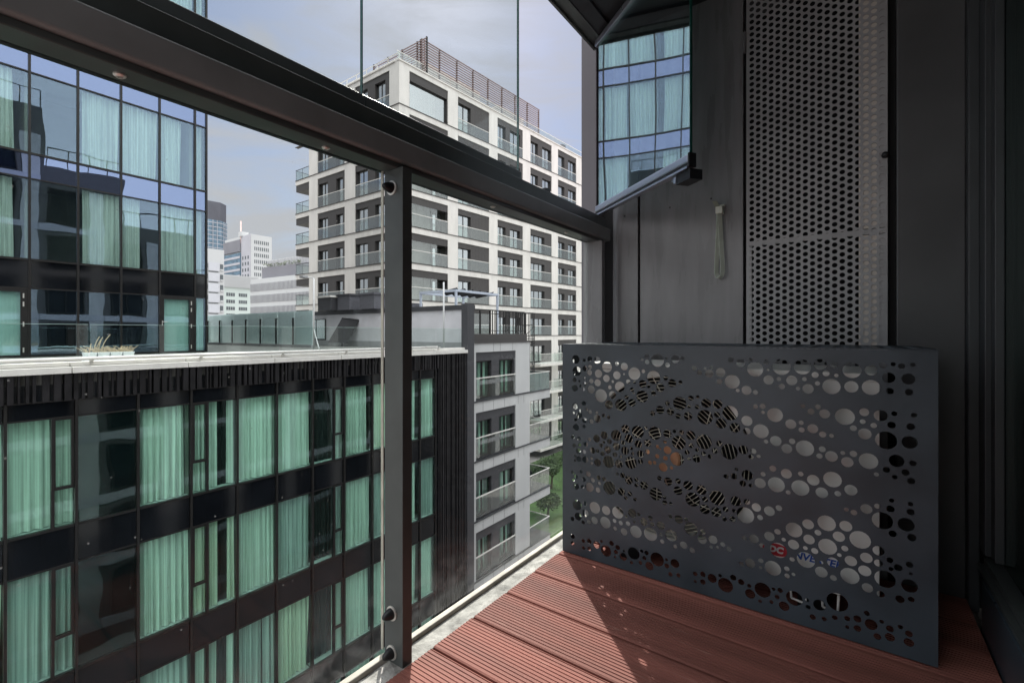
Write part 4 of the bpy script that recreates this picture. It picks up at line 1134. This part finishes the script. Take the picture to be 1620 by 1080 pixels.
# roof fence, pergola, stair
t = thing('roof_fence', 'dark open bar fence with glass on the terraced block roof', 'fence', (BX - .2, 18.8, .72))
bars = MB(); rb = random.Random(4)
s = 18.0
while s < 20.9:
    bf.box(bars, s, s + .035, .721, 1.86, -.22, -.18); s += rb.choice([.12, .16, .2, .3])
part('bars', bars, M['mullion'], t)
mb = MB(); bf.box(mb, 16.5, 20.95, 1.861, 1.91, -.23, -.17); bf.box(mb, 16.5, 20.95, 1.70, 1.73, -.215, -.185); bf.box(mb, 18.0, 20.95, .86, .89, -.215, -.185); part('rails', mb, M['mullion'], t)
for s0, s1 in ((16.5, 17.2), (17.25, 17.95)):
    part('glass_panel', bf.box(MB(), s0, s1, .73, 1.69, -.205, -.195), M['g_bal'], t)
for s in (16.48, 17.22, 17.97, 20.95):
    part('post', bf.box(MB(), s - .03, s + .03, .721, 1.86, -.235, -.165), M['mullion'], t)
t = thing('pergola', 'pale blue grey pergola with a folded dark canopy on the terraced block roof', 'pergola', (-17.7, 19.4, .45))
PX0, PX1, PY0, PY1, PZ = -19.0, -16.4, 17.7, 21.15, 3.0
for x, y in ((PX0, PY0), (PX1, PY0), (PX0, PY1), (PX1, PY1)):
    mb = MB(); mb.box(x - .05, x + .05, y - .05, y + .05, .45, PZ - .121); part('post', mb, M['pergola'], t)
mb = MB(); mb.box(PX0 - .06, PX1 + .06, PY0 - .06, PY0 + .06, PZ - .12, PZ); mb.box(PX0 - .06, PX1 + .06, PY1 - .06, PY1 + .06, PZ - .12, PZ); mb.box(PX0 - .06, PX0 + .06, PY0 + .061, PY1 - .061, PZ - .12, PZ); mb.box(PX1 - .06, PX1 + .06, PY0 + .061, PY1 - .061, PZ - .12, PZ)
for q in (PX0 + .9, PX0 + 1.75): mb.box(q - .025, q + .025, PY0 + .061, PY1 - .061, PZ - .08, PZ - .02)
part('beams', mb, M['pergola'], t)
mb = MB()
for i in range(5):
    a = PY0 + .15 + i * .62
    n = 8; vs = []; fs = []
    for x in (PX1 - 1.1, PX1 - .07):
        for j in range(n + 1):
            q = j / n; vs.append((x, a + .6 * q, PZ - .03 - .22 * math.sin(math.pi * q) + .14 * (x > PX1 - .5)))
    b = len(mb.v)
    mb.add(vs, [(j, j + 1, n + 2 + j, n + 1 + j) for j in range(n)])
part('canopy', mb, M['canopy'], t)
t = thing('spiral_stair', 'dark steel cage stair beside the corner of the terraced block', 'staircase', (-14.95, 21.85, -2.45))
sx, sy, sr = -14.95, 21.85, .52
mb = MB()
for i in range(14):
    a = 2 * math.pi * i / 14
    mb.cyl((sx + sr * math.cos(a), sy + sr * math.sin(a), -2.44), (sx + sr * math.cos(a), sy + sr * math.sin(a), 1.9), .018, n=6)
part('cage_bars', mb, M['mullion'], t)
for z in (-2.3, -1.2, .1, 1.2, 1.88):
    mb = MB(); mb.tube([(sx + sr * math.cos(a), sy + sr * math.sin(a), z) for a in [2 * math.pi * i / 18 for i in range(19)]], .022, 6); part('ring', mb, M['mullion'], t)
mb = MB(); mb.cyl((sx, sy, -2.44), (sx, sy, 1.9), .05, n=10); part('newel', mb, M['mullion'], t)
for i in range(17):
    a = i * .42; z = -2.3 + i * .17
    ps_ = [(sx, sy), (sx + sr * math.cos(a), sy + sr * math.sin(a)), (sx + sr * math.cos(a + .42), sy + sr * math.sin(a + .42))]
    mb = MB(); mb.add([(x, y, z) for x, y in ps_] + [(x, y, z + .03) for x, y in ps_], [(0, 2, 1), (3, 4, 5), (0, 1, 4, 3), (1, 2, 5, 4), (2, 0, 3, 5)]); part('tread', mb, M['mullion'], t)
mb = MB(); mb.tube([(sx + sr * .96 * math.cos(i * .42 / 2), sy + sr * .96 * math.sin(i * .21), -1.5 + i * .085) for i in range(36)], .02, 6); part('handrail', mb, M['mullion'], t)

# ================================================================== WHITE APARTMENT BLOCK
CX, CY = -30.38, 25.89
ANG = 4.2
rfc = Fr((CX, CY), (math.sin(rad(ANG)), math.cos(rad(ANG))))
lfc = Fr((CX - 16.0, CY), (1, 0))        # s = 16 at the corner, n = -y
apt = thing('apartment_block', 'tall white framed apartment block with dark recessed window bays and louvred roof', 'building', (-36, 35, GZ))
LED = [-11.9, -8.8, -5.7, -2.6, .5, 3.6, 6.75, 9.85, 13.0, 16.4, 19.85]
TOPS = [-9.35, -6.25, -3.15, -.05, 3.05, 6.2, 9.3, 12.45, 15.85, 19.3, 22.95]
ZC = 23.45
LEN = 29.2
wl = MB(); cl = MB(); lg = MB(); core = MB(); rails = []
# cores (dark rooms) kept behind the window plane
def corebox(fr, s0, s1, n0, n1):
    fr.box(core, s0, s1, GZ, ZC - .3, n0, n1)
corebox(rfc, .9, LEN, -14, -1.3)
corebox(lfc, 2.4, 15.2, -12, -1.3)
for z in LED + [22.96]:
    rfc.box(core, .6, LEN - .1, z - .4, z - .06, -1.3, -.32)
    lfc.box(core, 2.45, 15.4, z - .4, z - .06, -1.3, -.32)
part('core', core, M['interior'], apt)
RB = [(1.05, 5.4), (6.65, 10.95), (12.2, 16.35), (17.7, 21.8), (23.1, 27.2)]
LB = [(4.0, 8.45), (10.0, 14.75)]
nwin = 0
extra = [MB(), MB()]
def window(fr, a, b, z0, z1, n, mull, panem, idx):
    """frame + pane; the frame sits back in its reveal"""
    global nwin
    fm = MB(); t_ = .06
    for q0, q1, r0, r1 in ((a, a + t_, z0, z1), (b - t_, b, z0, z1), (a + t_, b - t_, z1 - t_, z1), (a + t_, b - t_, z0, z0 + t_)):
        fr.box(fm, q0, q1, r0, r1, n - .05, n + .03)
    for i in range(mull):
        m_ = a + (b - a) * (i + 1) / (mull + 1)
        fr.box(fm, m_ - .045, m_ + .045, z0 + t_, z1 - t_, n - .05, n + .03)
    if nwin < 96:
        wn_ = part('window', fm, M['mullion'], apt)
        part('pane', fr.box(MB(), a + t_, b - t_, z0 + t_, z1 - t_, n - .006, n), panem, wn_)
        c = RNG.random()
        if c < .55:
            w_ = (b - a)
            q0, q1 = (a + t_, a + t_ + w_ * RNG.uniform(.3, .8)) if c < .3 else (a + w_ * .5, b - t_)
            zb = z0 + .1 if RNG.random() < .7 else z0 + (z1 - z0) * .4
            part('curtain', curtain(fr, q0, q1, zb, z1 - t_, n - .2, RNG, .03), M['curtain'], wn_, smooth=True)
        nwin += 1
    else:
        extra[0].v, extra[0].f  # collected below
        b_ = len(extra[0].v); extra[0].v += fm.v; extra[0].f += [[i + b_ for i in f] for f in fm.f]
        pm = fr.box(MB(), a + t_, b - t_, z0 + t_, z1 - t_, n - .006, n)
        b_ = len(extra[1].v); extra[1].v += pm.v; extra[1].f += [[i + b_ for i in f] for f in pm.f]
def baynet(fr, s0, s1, z0, z1, wins, ztw, zbw, n_cl=-.07, depth=-.34):
    """dark cladding round its windows"""
    fr.box(cl, s0, s1, ztw, z1, depth, n_cl)
    e = s0
    for a, b, m_ in wins:
        if a - e > .01: fr.box(cl, e, a, zbw, ztw, depth, n_cl)
        e = b
    if s1 - e > .01: fr.box(cl, e, s1, zbw, ztw, depth, n_cl)
    if zbw - z0 > .01: fr.box(cl, s0, s1, z0, zbw, depth, n_cl)
def balu(fr, s0, s1, z0, n=0.0, h=1.05):
    g = part('balustrade', fr.box(MB(), s0 + .02, s1 - .02, z0 + .05, z0 + h, n - .012, n), M['g_bal'], apt)
    part('rail', fr.box(MB(), s0, s1, z0 + h + .001, z0 + h + .06, n - .03, n + .02), M['coping'], g)
for k in range(len(LED) - 1, -1, -1):
    z0, z1 = LED[k], TOPS[k]
    up = LED[k + 1] if k + 1 < len(LED) else ZC
    # right face frame
    rfc.box(wl, 0, LEN, z1, up - .05, -.33, 0)
    rfc.box(lg, -.04, LEN, up - .049, up, -.3, .06) if k + 1 < len(LED) else None
    e = 0
    for a, b in RB:
        rfc.box(wl, e, a, z0, z1, -.33, 0); e = b
    rfc.box(wl, e, LEN, z0, z1, -.33, 0)
    low = k < 4
    for bi, (a, b) in enumerate(RB):
        if low and bi < 2: continue
        if bi == 0:
            if k == 10:
                ws = [(a + .06, b - .06, 0)]; baynet(rfc, a, b, z0, z1, ws, z1 - .75, z0 + .08)
                window(rfc, a + .06, b - .06, z0 + .08, z1 - .75, -.30, 0, M['g_white'], k)
            else:
                # glazed loggia: wide opening, balustrade, folding panes
                baynet(rfc, a, b, z0, z1, [(a + .02, b - .02, 0)], z1 - .62, z0 + .02)
                mb = MB(); rfc.box(mb, a + .02, b - .02, z0 - .02, z0 + .019, -1.3, -.02); part('loggia_floor', mb, M['plinth'], apt)
                n_ = 4
                for i in range(n_):
                    q0 = a + .03 + i * .78
                    part('loggia_pane', rfc.box(MB(), q0, q0 + .76, z0 + 1.16, z1 - .63, -.09, -.082), M['g_bal'], apt)
                window(rfc, b - 1.15, b - .05, z0 + .05, z1 - .66, -.9, 0, M['g_white'], k)
                balu(rfc, a, b, z0, -.03, 1.08)
        elif bi == 1:
            w_ = (a + .08, a + 1.75, 1)
            baynet(rfc, a, b, z0, z1, [w_], z1 - .50, z0 + .08)
            window(rfc, w_[0], w_[1], z0 + .08, z1 - .50, -.30, 1, M['g_white'], k)
            balu(rfc, a, b, z0, -.03)
        else:
            if bi == 3 and k < 8: ws = [(a + .12, a + 2.75, 2)]
            elif bi == 2: ws = [(a + .06, a + 1.35, 1), (a + 2.05, a + 3.75, 1)]
            else: ws = [(a + .08, a + 1.5, 1 if bi == 3 or k < 9 else 0), (a + 2.3, a + 4.0, 1)]
            baynet(rfc, a, b, z0, z1, ws, z1 - .62, z0 + .08)
            for q0, q1, m_ in ws: window(rfc, q0, q1, z0 + .08, z1 - .62, -.30, m_, M['g_white'], k)
            if k >= 4: balu(rfc, a, b, z0, -.03)
    # left face
    if k >= 4:
        lfc.box(wl, 2.5, 15.70, z1, up - .05, -.33, 0)
        if k + 1 < len(LED): lfc.box(lg, 0, 16.04, up - .049, up, -.3, .06)
        lfc.box(wl, 2.5, 4.0, z0, z1, -.33, 0); lfc.box(wl, 8.45, 10.0, z0, z1, -.33, 0); lfc.box(wl, 14.75, 15.70, z0, z1, -.33, 0)
        lfc.box(wl, 15.701, 16.0, z0, up - .05, -.3, .0)
        for bi, (a, b) in enumerate(LB):
            ws = [(a + .1, a + 1.65, 1), (a + 3.0, a + 4.05, 0)] if bi == 0 else [(a + .05, a + 1.75, 1), (a + 2.75, a + 4.15, 1)]
            baynet(lfc, a, b, z0, z1, ws, z1 - .55, z0 + .08)
            for q0, q1, m_ in ws: window(lfc, q0, q1, z0 + .08, z1 - .55, -.30, m_, M['g_white'], k)
            balu(lfc, a, b, z0, -.03)
        # corner balcony at the far left end
        if k < 10:
            mb = MB(); lfc.box(mb, 0, 2.49, z0 - .50, z0 - .05, -2.6, 0); bal = part('balcony', mb, M['wall_w'], apt)
            mb = MB(); lfc.box(mb, 0.03, 2.49, z0 - 1.15, z0 - .501, -2.55, -.05); part('soffit', mb, M['clad'], bal)
            mb = MB(); lfc.box(mb, .04, 2.40, z0 + .05, z0 + 1.02, -.03, -.02); lfc.box(mb, .03, .04, z0 + .05, z0 + 1.02, -2.5, -.04); part('glass_panel', mb, M['g_bal'], bal)
            mb = MB(); lfc.box(mb, .02, 2.49, z0 + 1.021, z0 + 1.07, -.04, 0); lfc.box(mb, .02, .06, z0 + 1.021, z0 + 1.07, -2.5, -.041)
            for q in (.02, 1.2, 2.43): lfc.box(mb, q, q + .05, z0, z0 + 1.02, -.05, -.031)
            part('handrail', mb, M['mullion'], bal)
            mb = MB(); lfc.box(mb, 2.36, 2.39, z0 + .1, TOPS[k] - .7, -2.4, -.4); part('balcony_door', mb, M['g_milk'], bal)
part('wall', wl, M['wall_w'], apt)
jn = MB()
for k in range(len(LED)):
    up = LED[k + 1] - .06 if k + 1 < len(LED) else ZC - .05
    for s_ in [.5 + 1.55 * i for i in range(19)]: rfc.box(jn, s_, s_ + .014, TOPS[k] + .01, up - .01, .0005, .004)
    if k >= 4:
        for s_ in [3.2 + 1.35 * i for i in range(10)]: lfc.box(jn, s_, s_ + .014, TOPS[k] + .01, up - .01, .0005, .004)
part('panel_joints', jn, M['far_mid'], apt)
part('cladding', cl, M['clad'], apt)
part('ledges', lg, M['clad'], apt)
if extra[0].v:
    part('lower_windows', extra[0], M['mullion'], apt, kind='stuff'); part('lower_panes', extra[1], M['g_white'], apt, kind='stuff')
# lower projecting balconies
for k in (0, 1, 2, 3):
    for bi in (3, 4):
        a, b = RB[bi]
        z0 = LED[k]
        bal = part('balcony', rfc.box(MB(), a - .4, b + .3, z0 - .28, z0, .061, 1.7), M['wall_w'], apt)
        mb = MB(); rfc.box(mb, a - .38, b + .28, z0 + .02, z0 + 1.05, 1.66, 1.675); rfc.box(mb, a - .38, a - .365, z0 + .02, z0 + 1.05, .07, 1.655); rfc.box(mb, b + .265, b + .28, z0 + .02, z0 + 1.05, .07, 1.655)
        part('glass_panel', mb, M['g_bal'], bal)
        mb = MB(); rfc.box(mb, a - .39, b + .29, z0 + 1.051, z0 + 1.10, 1.65, 1.69); part('handrail', mb, M['coping'], bal)
# coping and roof
mb = MB(); rfc.box(mb, -.05, LEN + .05, ZC - .049, ZC + .06, -.5, .08); lfc.box(mb, 2.4, 15.55, ZC - .049, ZC + .06, -.5, .08); part('coping', mb, M['wall_w'], apt)
mb = MB(); rfc.box(mb, .4, LEN, ZC - .28, ZC - .06, -14, -.51); lfc.box(mb, 2.4, 15.4, ZC - .285, ZC - .07, -11.5, -.51); part('roof', mb, M['plinth'], apt)
for s in [i * 1.5 for i in range(20)]:
    if s + 1.45 < LEN: part('parapet_glass', rfc.box(MB(), s + .03, s + 1.47, ZC + .061, ZC + .85, -.30, -.285), M['g_bal'], apt)
mb = MB(); rfc.box(mb, 0, LEN, ZC + .851, ZC + .90, -.32, -.27); lfc.box(mb, 2.5, 15.7, ZC + .82, ZC + .87, -.32, -.27); lfc.box(mb, 2.5, 15.7, ZC + .40, ZC + .44, -.315, -.275)
for i in range(10): lfc.box(mb, 2.5 + i * 1.46, 2.56 + i * 1.46, ZC + .061, ZC + .819, -.32, -.27)
part('roof_rail', mb, M['coping'], apt)
# louvred plant screen
S0, S1, ZS0, ZS1 = 2.85, 20.2, 23.75, 26.75
n_s = -.62
mb = MB(); N = 13
for i in range(N):
    z = ZS0 + (ZS1 - ZS0) * i / N
    rfc.box(mb, S0, S1, z, z + .095, n_s - .05, n_s)
    lfc.box(mb, 8.9, 16.0 + .25, z, z + .095, -2.85, -2.80)
rfc.box(mb, S0, S1, ZS1, ZS1 + .06, n_s - .08, n_s + .03)
scr = part('louvre_screen', mb, M['slat'], apt)
mb = MB()
for i in range(9):
    s = S0 + (S1 - S0) * i / 8
    rfc.box(mb, s - .05, s + .05, ZC + .07, ZS1, n_s - .20, n_s - .06)
for s in (8.9, 11, 13, 15, 16.2): lfc.box(mb, s - .05, s + .05, ZC + .07, ZS1, -3.0, -2.86)
part('screen_post', mb, M['mullion'], scr)
mb = MB(); rfc.box(mb, S0 + 1.2, S0 + 9, ZC, ZS1 - .7, -5, -2.2); rfc.box(mb, S0 + 12.0, S1 - 1, ZC, ZS1 - .8, -5, -2.2); part('plant_room', mb, M['wall_w'], apt)
for i in range(7):
    s = S0 + 1.2 + i * 2.5
    part('roof_lamp', rfc.box(MB(), s - .06, s + .06, ZC + .07, ZC + .45, -.60, -.48), M['mullion'], apt)
mb = MB(); rfc.box(mb, 26.3, 27.0, ZC + .05, ZC + 1.5, -2.2, -1.5); part('roof_hatch', mb, M['clad_b'], apt)

# ================================================================== DISTANT CITY
def grid_windows(bld, fr, s0, s1, z0, z1, nx, nz, fx, fz, m, n=.05, name='window'):
    for i in range(nx):
        for j in range(nz):
            a = s0 + (s1 - s0) * (i + (1 - fx) / 2) / nx; b = a + (s1 - s0) / nx * fx
            c = z0 + (z1 - z0) * (j + (1 - fz) / 2) / nz; d = c + (z1 - z0) / nz * fz
            part(name, fr.box(MB(), a, b, c, d, .004, n), m, bld)
# blue tower
c = at(354, 320, 400)
B = thing('blue_skyscraper', 'distant blue glass skyscraper with a dark crown', 'building', (c.x - 10, c.y + 10, GZ))
f1 = Fr((c.x - 7, c.y), (-1, 0))
pc = Vector((c.x - 9, c.y + 9, 0))
cyl = MB()
def ngon(mb, cx, cy, r, z0, z1, n=8, ph=.3):
    vs = [(cx + r * math.cos(ph + 2 * math.pi * i / n), cy + r * math.sin(ph + 2 * math.pi * i / n)) for i in range(n)]
    mb.add([(x, y, z0) for x, y in vs] + [(x, y, z1) for x, y in vs], [(i, (i + 1) % n, n + (i + 1) % n, n + i) for i in range(n)] + [tuple(range(n))[::-1], tuple(range(n, 2 * n))])
q = at(333, 400, 410)
ngon(cyl, q.x, q.y, 12.5, GZ, 98); part('tower', cyl, M['far_blue'], B)
mb = MB(); ngon(mb, q.x, q.y, 11.8, 98.01, 114); part('crown', mb, M['far_d'], B)
for i in range(22):
    mb = MB(); ngon(mb, q.x, q.y, 12.65, 20 + i * 3.6, 20.5 + i * 3.6); part('floor_band', mb, M['far_mid'], B)
mb = MB()
for i in range(24):
    a = .3 + 2 * math.pi * i / 24
    rr_ = 12.3
    mb.cyl((q.x + rr_ * math.cos(a), q.y + rr_ * math.sin(a), GZ), (q.x + rr_ * math.cos(a), q.y + rr_ * math.sin(a), 98), .22, n=5)
part('glazing_bars', mb, M['far_mid'], B)

def slab_building(name, label, u0, uc, u1, vtop, d, m, m2=None):
    """corner at uc (front-most), left face runs in -x to u0, right face in +y to u1"""
    c = at(uc, vtop, d)
    xl = x_on(u0, c.y); yr = y_on(u1, c.x) if u1 else c.y + 20
    t = thing(name, label, 'building', ((xl + c.x) / 2, (c.y + yr) / 2, GZ))
    mb = MB(); mb.box(xl, c.x, c.y, yr, GZ, c.z); part('wall', mb, m, t)
    return t, c, xl, yr, Fr((xl, c.y), (1, 0)), Fr((c.x, c.y), (0, 1))
# office tower with antenna
t, c, xl, yr, fl, fr_ = slab_building('office_tower', 'distant pale office tower with a square window grid and red white antenna', 356, 397, 430, 370, 330, M['far_w'])
L = c.x - xl
part('glass_front', fl.box(MB(), 0, L * .66, GZ, c.z - 12, .01, 1.2), M['far_blue'], t)
for i in range(11): part('floor_band', fl.box(MB(), 0, L * .66, c.z - 16 - i * 4.5, c.z - 14.4 - i * 4.5, 1.21, 1.5), M['far_mid'], t)
part('side_wall', fl.box(MB(), L * .665, L - .3, GZ, c.z - .3, .01, .5), M['far_mid'], t)
part('upper_band', fl.box(MB(), 0, L * .66, c.z - 11, c.z - 2.5, .01, 1.4), M['far_g'], t)
grid_windows(t, fl, L * .68, L - 1, c.z - 62, c.z - 14, 3, 11, .45, .55, M['far_win'], .56)
grid_windows(t, fr_, 2, yr - c.y - 2, c.z - 58, c.z - 3, 8, 12, .5, .55, M['far_win'], .1)
q = at(381, 372, 338)
mb = MB(); mb.cyl((q.x, q.y, c.z - 5), (q.x, q.y, c.z + 11), .45, n=6); part('antenna', mb, mat('red white antenna', (.75, .55, .52), .6, 0, .3, .3), t)
mb = MB(); mb.box(q.x - 1.5, q.x + 3, q.y - 1, q.y + 4, c.z - .2, c.z + 3); part('plant_room', mb, M['far_w'], t)
# old panel block
def far_block(name, label, ul, ur, vtop, u_ref, d):
    c = at(u_ref, vtop, d)
    ya, yb = y_on(ul, c.x), y_on(ur, c.x)
    t = thing(name, label, 'building', (c.x - 6, (ya + yb) / 2, GZ))
    return t, c, Fr((c.x, ya), (0, 1)), yb - ya
t, c, fl, L = far_block('panel_block', 'pale old apartment slab with blank panels beside the glass tower edge', 312, 354.5, 394, 340, 150)
part('wall', fl.box(MB(), 0, L, GZ, c.z, -14, 0), M['far_w'], t)
for j in range(8):
    z = c.z - 7.0 - j * 3.35
    k_ = L * .82
    part('blank_panel', fl.box(MB(), k_ - L * .42, k_, z, z + 2.7, .01, .25), mat('pale grey panel', (.50, .50, .54), .7, 0, .05, .2) if j == 0 else bpy.data.materials['pale grey panel'], t)
    for a, b in ((k_ + .2, L - .3), (k_ - L * .60, k_ - L * .44)):
        w_ = part('window', fl.box(MB(), a, b, z + .7, z + 2.3, .01, .12), M['far_win'], t)
        part('sill', fl.box(MB(), a, b, z + .25, z + .69, .01, .35), M['far_w'], w_)
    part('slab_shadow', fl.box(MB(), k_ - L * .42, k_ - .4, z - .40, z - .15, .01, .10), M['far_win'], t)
# low mint office
t, c, fl, L = far_block('mint_office', 'low pale mint office building with short window rows behind the terrace screen', 338, 408, 437, 370, 210)
part('wall', fl.box(MB(), 0, L, GZ, c.z, -14, 0), M['far_m'], t)
part('roof_screen', fl.box(MB(), 0, L, c.z - 5.0, c.z + .3, .01, .5), M['far_mid'], t)
mb = MB()
for i in range(44): fl.box(mb, L * i / 44, L * i / 44 + .25, c.z - 5.0, c.z + .4, .51, .8)
part('screen_ribs', mb, M['far_w'], t)
for j in range(4):
    z = c.z - 9.0 - j * 3.1
    for s0 in (L * .27, L * .55):
        for i in range(4): part('window', fl.box(MB(), s0 + i * L * .05, s0 + i * L * .05 + L * .04, z, z + 1.5, .01, .1), M['far_win'], t)
# long office
c = at(396, 446, 130); e = at(520, 408, 112)
fo = Fr((c.x, c.y), (e.x - c.x, e.y - c.y)); Lo = (Vector((e.x, e.y, 0)) - Vector((c.x, c.y, 0))).length
t = thing('banded_office', 'long pale office building with grey window bands next to the apartment block', 'building', (c.x, c.y, GZ))
ZO = c.z + .6
part('wall', fo.box(MB(), 0, Lo, GZ, ZO, -15, 0), M['far_w'], t)
part('set_back_floor', fo.box(MB(), Lo * .09, Lo, ZO + .01, ZO + 3.2, -13, -1.5), M['far_g'], t)
mb = MB(); fo.box(mb, Lo * .12, Lo, ZO + 3.21, ZO + 5.2, -12, -2.5); scr = part('roof_screen', mb, M['far_mid'], t)
mb = MB()
for i in range(46): fo.box(mb, Lo * .12 + i * Lo * .88 / 46, Lo * .12 + i * Lo * .88 / 46 + .12, ZO + 3.22, ZO + 5.3, -2.49, -2.3)
part('screen_ribs', mb, M['far_w'], scr)
mb = MB(); rg2 = random.Random(8)
for i in range(160):
    s = Lo * .1 + rg2.random() * Lo * .5; z = ZO + 3.3 + rg2.random() * .9
    p = fo.p(s, z, -2.0 + rg2.uniform(-.3, .3)); r_ = .35
    mb.add([p + Vector((rg2.uniform(-r_, r_), rg2.uniform(-r_, r_), rg2.uniform(-r_, r_))) for _ in range(3)], [(0, 1, 2)])
part('roof_plants', mb, mat('grey green shrubs', (.22, .24, .19), .9, 0, .2, 1), t)
for j in range(7):
    z = ZO - 3.3 - j * 3.15
    b_ = part('window_band', fo.box(MB(), .3, Lo, z, z + 2.0, .01, .08), M['far_g'], t)
    mb = MB()
    for i in range(60): fo.box(mb, .3 + i * Lo / 60, .3 + i * Lo / 60 + .10, z, z + 2.0, .085, .22)
    part('fins', mb, M['far_w'], b_)

# hedge and trees in the courtyard
def leafy(mb, centre, rx, ry, rz, n, size, rg):
    for _ in range(n):
        while True:
            p = Vector((rg.uniform(-1, 1), rg.uniform(-1, 1), rg.uniform(-1, 1)))
            if p.length < 1: break
        k = .8 + .35 * math.sin(p.x * 5 + centre[0]) * math.sin(p.z * 4 + p.y * 3)
        p = Vector((p.x * rx * k, p.y * ry * k, p.z * rz * k)) + Vector(centre)
        a = Vector((rg.uniform(-1, 1), rg.uniform(-1, 1), rg.uniform(-1, 1))).normalized(); b = a.orthogonal().normalized()
        s = size * rg.uniform(.6, 1.4)
        mb.add([p - a * s, p + b * s * .5, p + a * s, p - b * s * .5], [(0, 1, 2, 3)])
rgl = random.Random(31)
mb = MB()
for i in range(26): leafy(mb, (-24.5 + .2 * math.sin(i), 28 + i * 1.1, GZ + .75), .8, .9, .85, 150, .13, rgl)
solo('hedge', mb, M['leaf'], 'clipped green hedge along the courtyard lawn below', 'hedge', (-24.5, 40, GZ))
for i, (x, y, h, lab) in enumerate(((-18.2, 29.5, 1.9, 'small tree on the courtyard lawn nearest the terraced block'), (-21.5, 35.5, 2.4, 'bushy tree farther back on the courtyard lawn'))):
    t = thing('tree', lab, 'tree', (x, y, GZ))
    mb = MB(); mb.cyl((x, y, GZ), (x + .1, y, GZ + h * .45), .11, .07, n=8)
    for q in range(6):
        a = q * 1.05; mb.cyl((x + .1, y, GZ + h * .42), (x + .1 + math.cos(a) * h * .2, y + math.sin(a) * h * .2, GZ + h * .72), .05, .015, n=6)
    part('trunk', mb, mat('bark %d' % i, (.10, .08, .06), .9, 0, .2), t)
    mb = MB()
    for q in range(9): leafy(mb, (x + rgl.uniform(-.6, .6), y + rgl.uniform(-.6, .6), GZ + h * rgl.uniform(.55, .95)), .6, .6, .5, 150, .10, rgl)
    part('crown', mb, M['leaf'], t)

# ================================================================== THE BUILDING THIS BALCONY BELONGS TO (mirrored in the tower's glass)
own = thing('home_building', 'dark stepped apartment building holding this balcony, mirrored in the hotel tower glass', 'building', (5, 0, GZ))
OX = -.90
mb = MB()
mb.box(OX, 12, -.62, 1.855, GZ, -.13)
mb.box(OX, 12, -.62, 1.86, 2.06, 13.6)
mb.box(OX + .04, 12, 2.185, 6.2, GZ, 14.2)
mb.box(OX + .04, 12, 6.205, 9.9, GZ, 10.9)
mb.box(OX + .04, 12, 9.905, 14.2, GZ, 7.9)
mb.box(OX + .04, 12, 14.205, 19, GZ, 4.4)
mb.box(OX + .04, 12, 19.005, 40, GZ, 1.2)
mb.box(-.12, .34, -.64, -.625, -.12, 2.05); mb.box(3.6, 12, -.62, 2.18, -.12, 2.05)  # first box: unseen partition added to darken the balcony's right side
mb.box(.36, 3.59, 1.90, 2.18, -.12, 2.05); mb.box(.36, 3.59, -.62, -.605, -.12, 2.05)
part('wall', mb, M['brick'], own)
mb = MB(); mb.box(.34, 3.59, -.60, 1.89, -.125, -.02); part('room_floor', mb, M['interior'], own)
of = Fr((OX, 0), (0, -1))        # s = -y, n = -x
bands = MB(); winf = MB(); 
ofl = [-12.0 + 2.75 * i for i in range(10)]
def top_at(y): return 13.6 if y < 1.86 else 14.2 if y < 6.2 else 10.9 if y < 9.9 else 7.9 if y < 14.2 else 4.4 if y < 19 else 1.2
panels = MB()
nb = 0
wins_m = []
for y0 in range(0, 38, 3):
    for z in ofl:
        if z + 2.2 > top_at(y0 + 2.9): continue
        lo = y0 < 2.3 and -2.4 < z < 2.1
        inset = 0 if y0 < 1.8 else -.04
        if lo: continue
        of.box(bands, -y0 - 2.98, -y0, z - .25, z + .12, inset + .001, inset + .05)
        of.box(panels, -y0 - 2.95, -y0 - 2.25, z + .121, z + 2.49, inset + .001, inset + .04)
        if y0 > -10 and y0 < 24 and len(wins_m) < 70:
            wins_m.append((y0, z, inset))
part('bands', bands, mat('grey band', (.27, .27, .30), .7, 0, .1, 1), own)
part('pale_panels', panels, M['plinth'], own)
for y0, z, inset in wins_m:
    fm = MB(); s0, s1 = -y0 - 2.0, -y0 - .35
    for q0, q1, r0, r1 in ((s0, s0 + .06, z + .2, z + 2.3), (s1 - .06, s1, z + .2, z + 2.3), (s0 + .06, s1 - .06, z + 2.24, z + 2.3), (s0 + .06, s1 - .06, z + .2, z + .26), ((s0 + s1) / 2 - .03, (s0 + s1) / 2 + .03, z + .26, z + 2.24)):
        of.box(fm, q0, q1, r0, r1, inset + .001, inset + .06)
    wn_ = part('window', fm, M['mullion'], own)
    part('pane', of.box(MB(), s0 + .06, s1 - .06, z + .26, z + 2.24, inset + .002, inset + .02), M['spandrel'], wn_)
mb = MB()
for y0, y1, z in ((2.2, 6.2, 14.2), (6.2, 9.9, 10.9), (9.9, 14.2, 7.9), (14.2, 19, 4.4)):
    mb.box(OX + .05, OX + .10, y0 + .1, y1 - .1, z + 1.0, z + 1.05)
    yy = y0 + .1
    while yy < y1: mb.box(OX + .05, OX + .10, yy, yy + .05, z, z + 1.0); yy += .95
part('roof_rail', mb, M['mullion'], own)
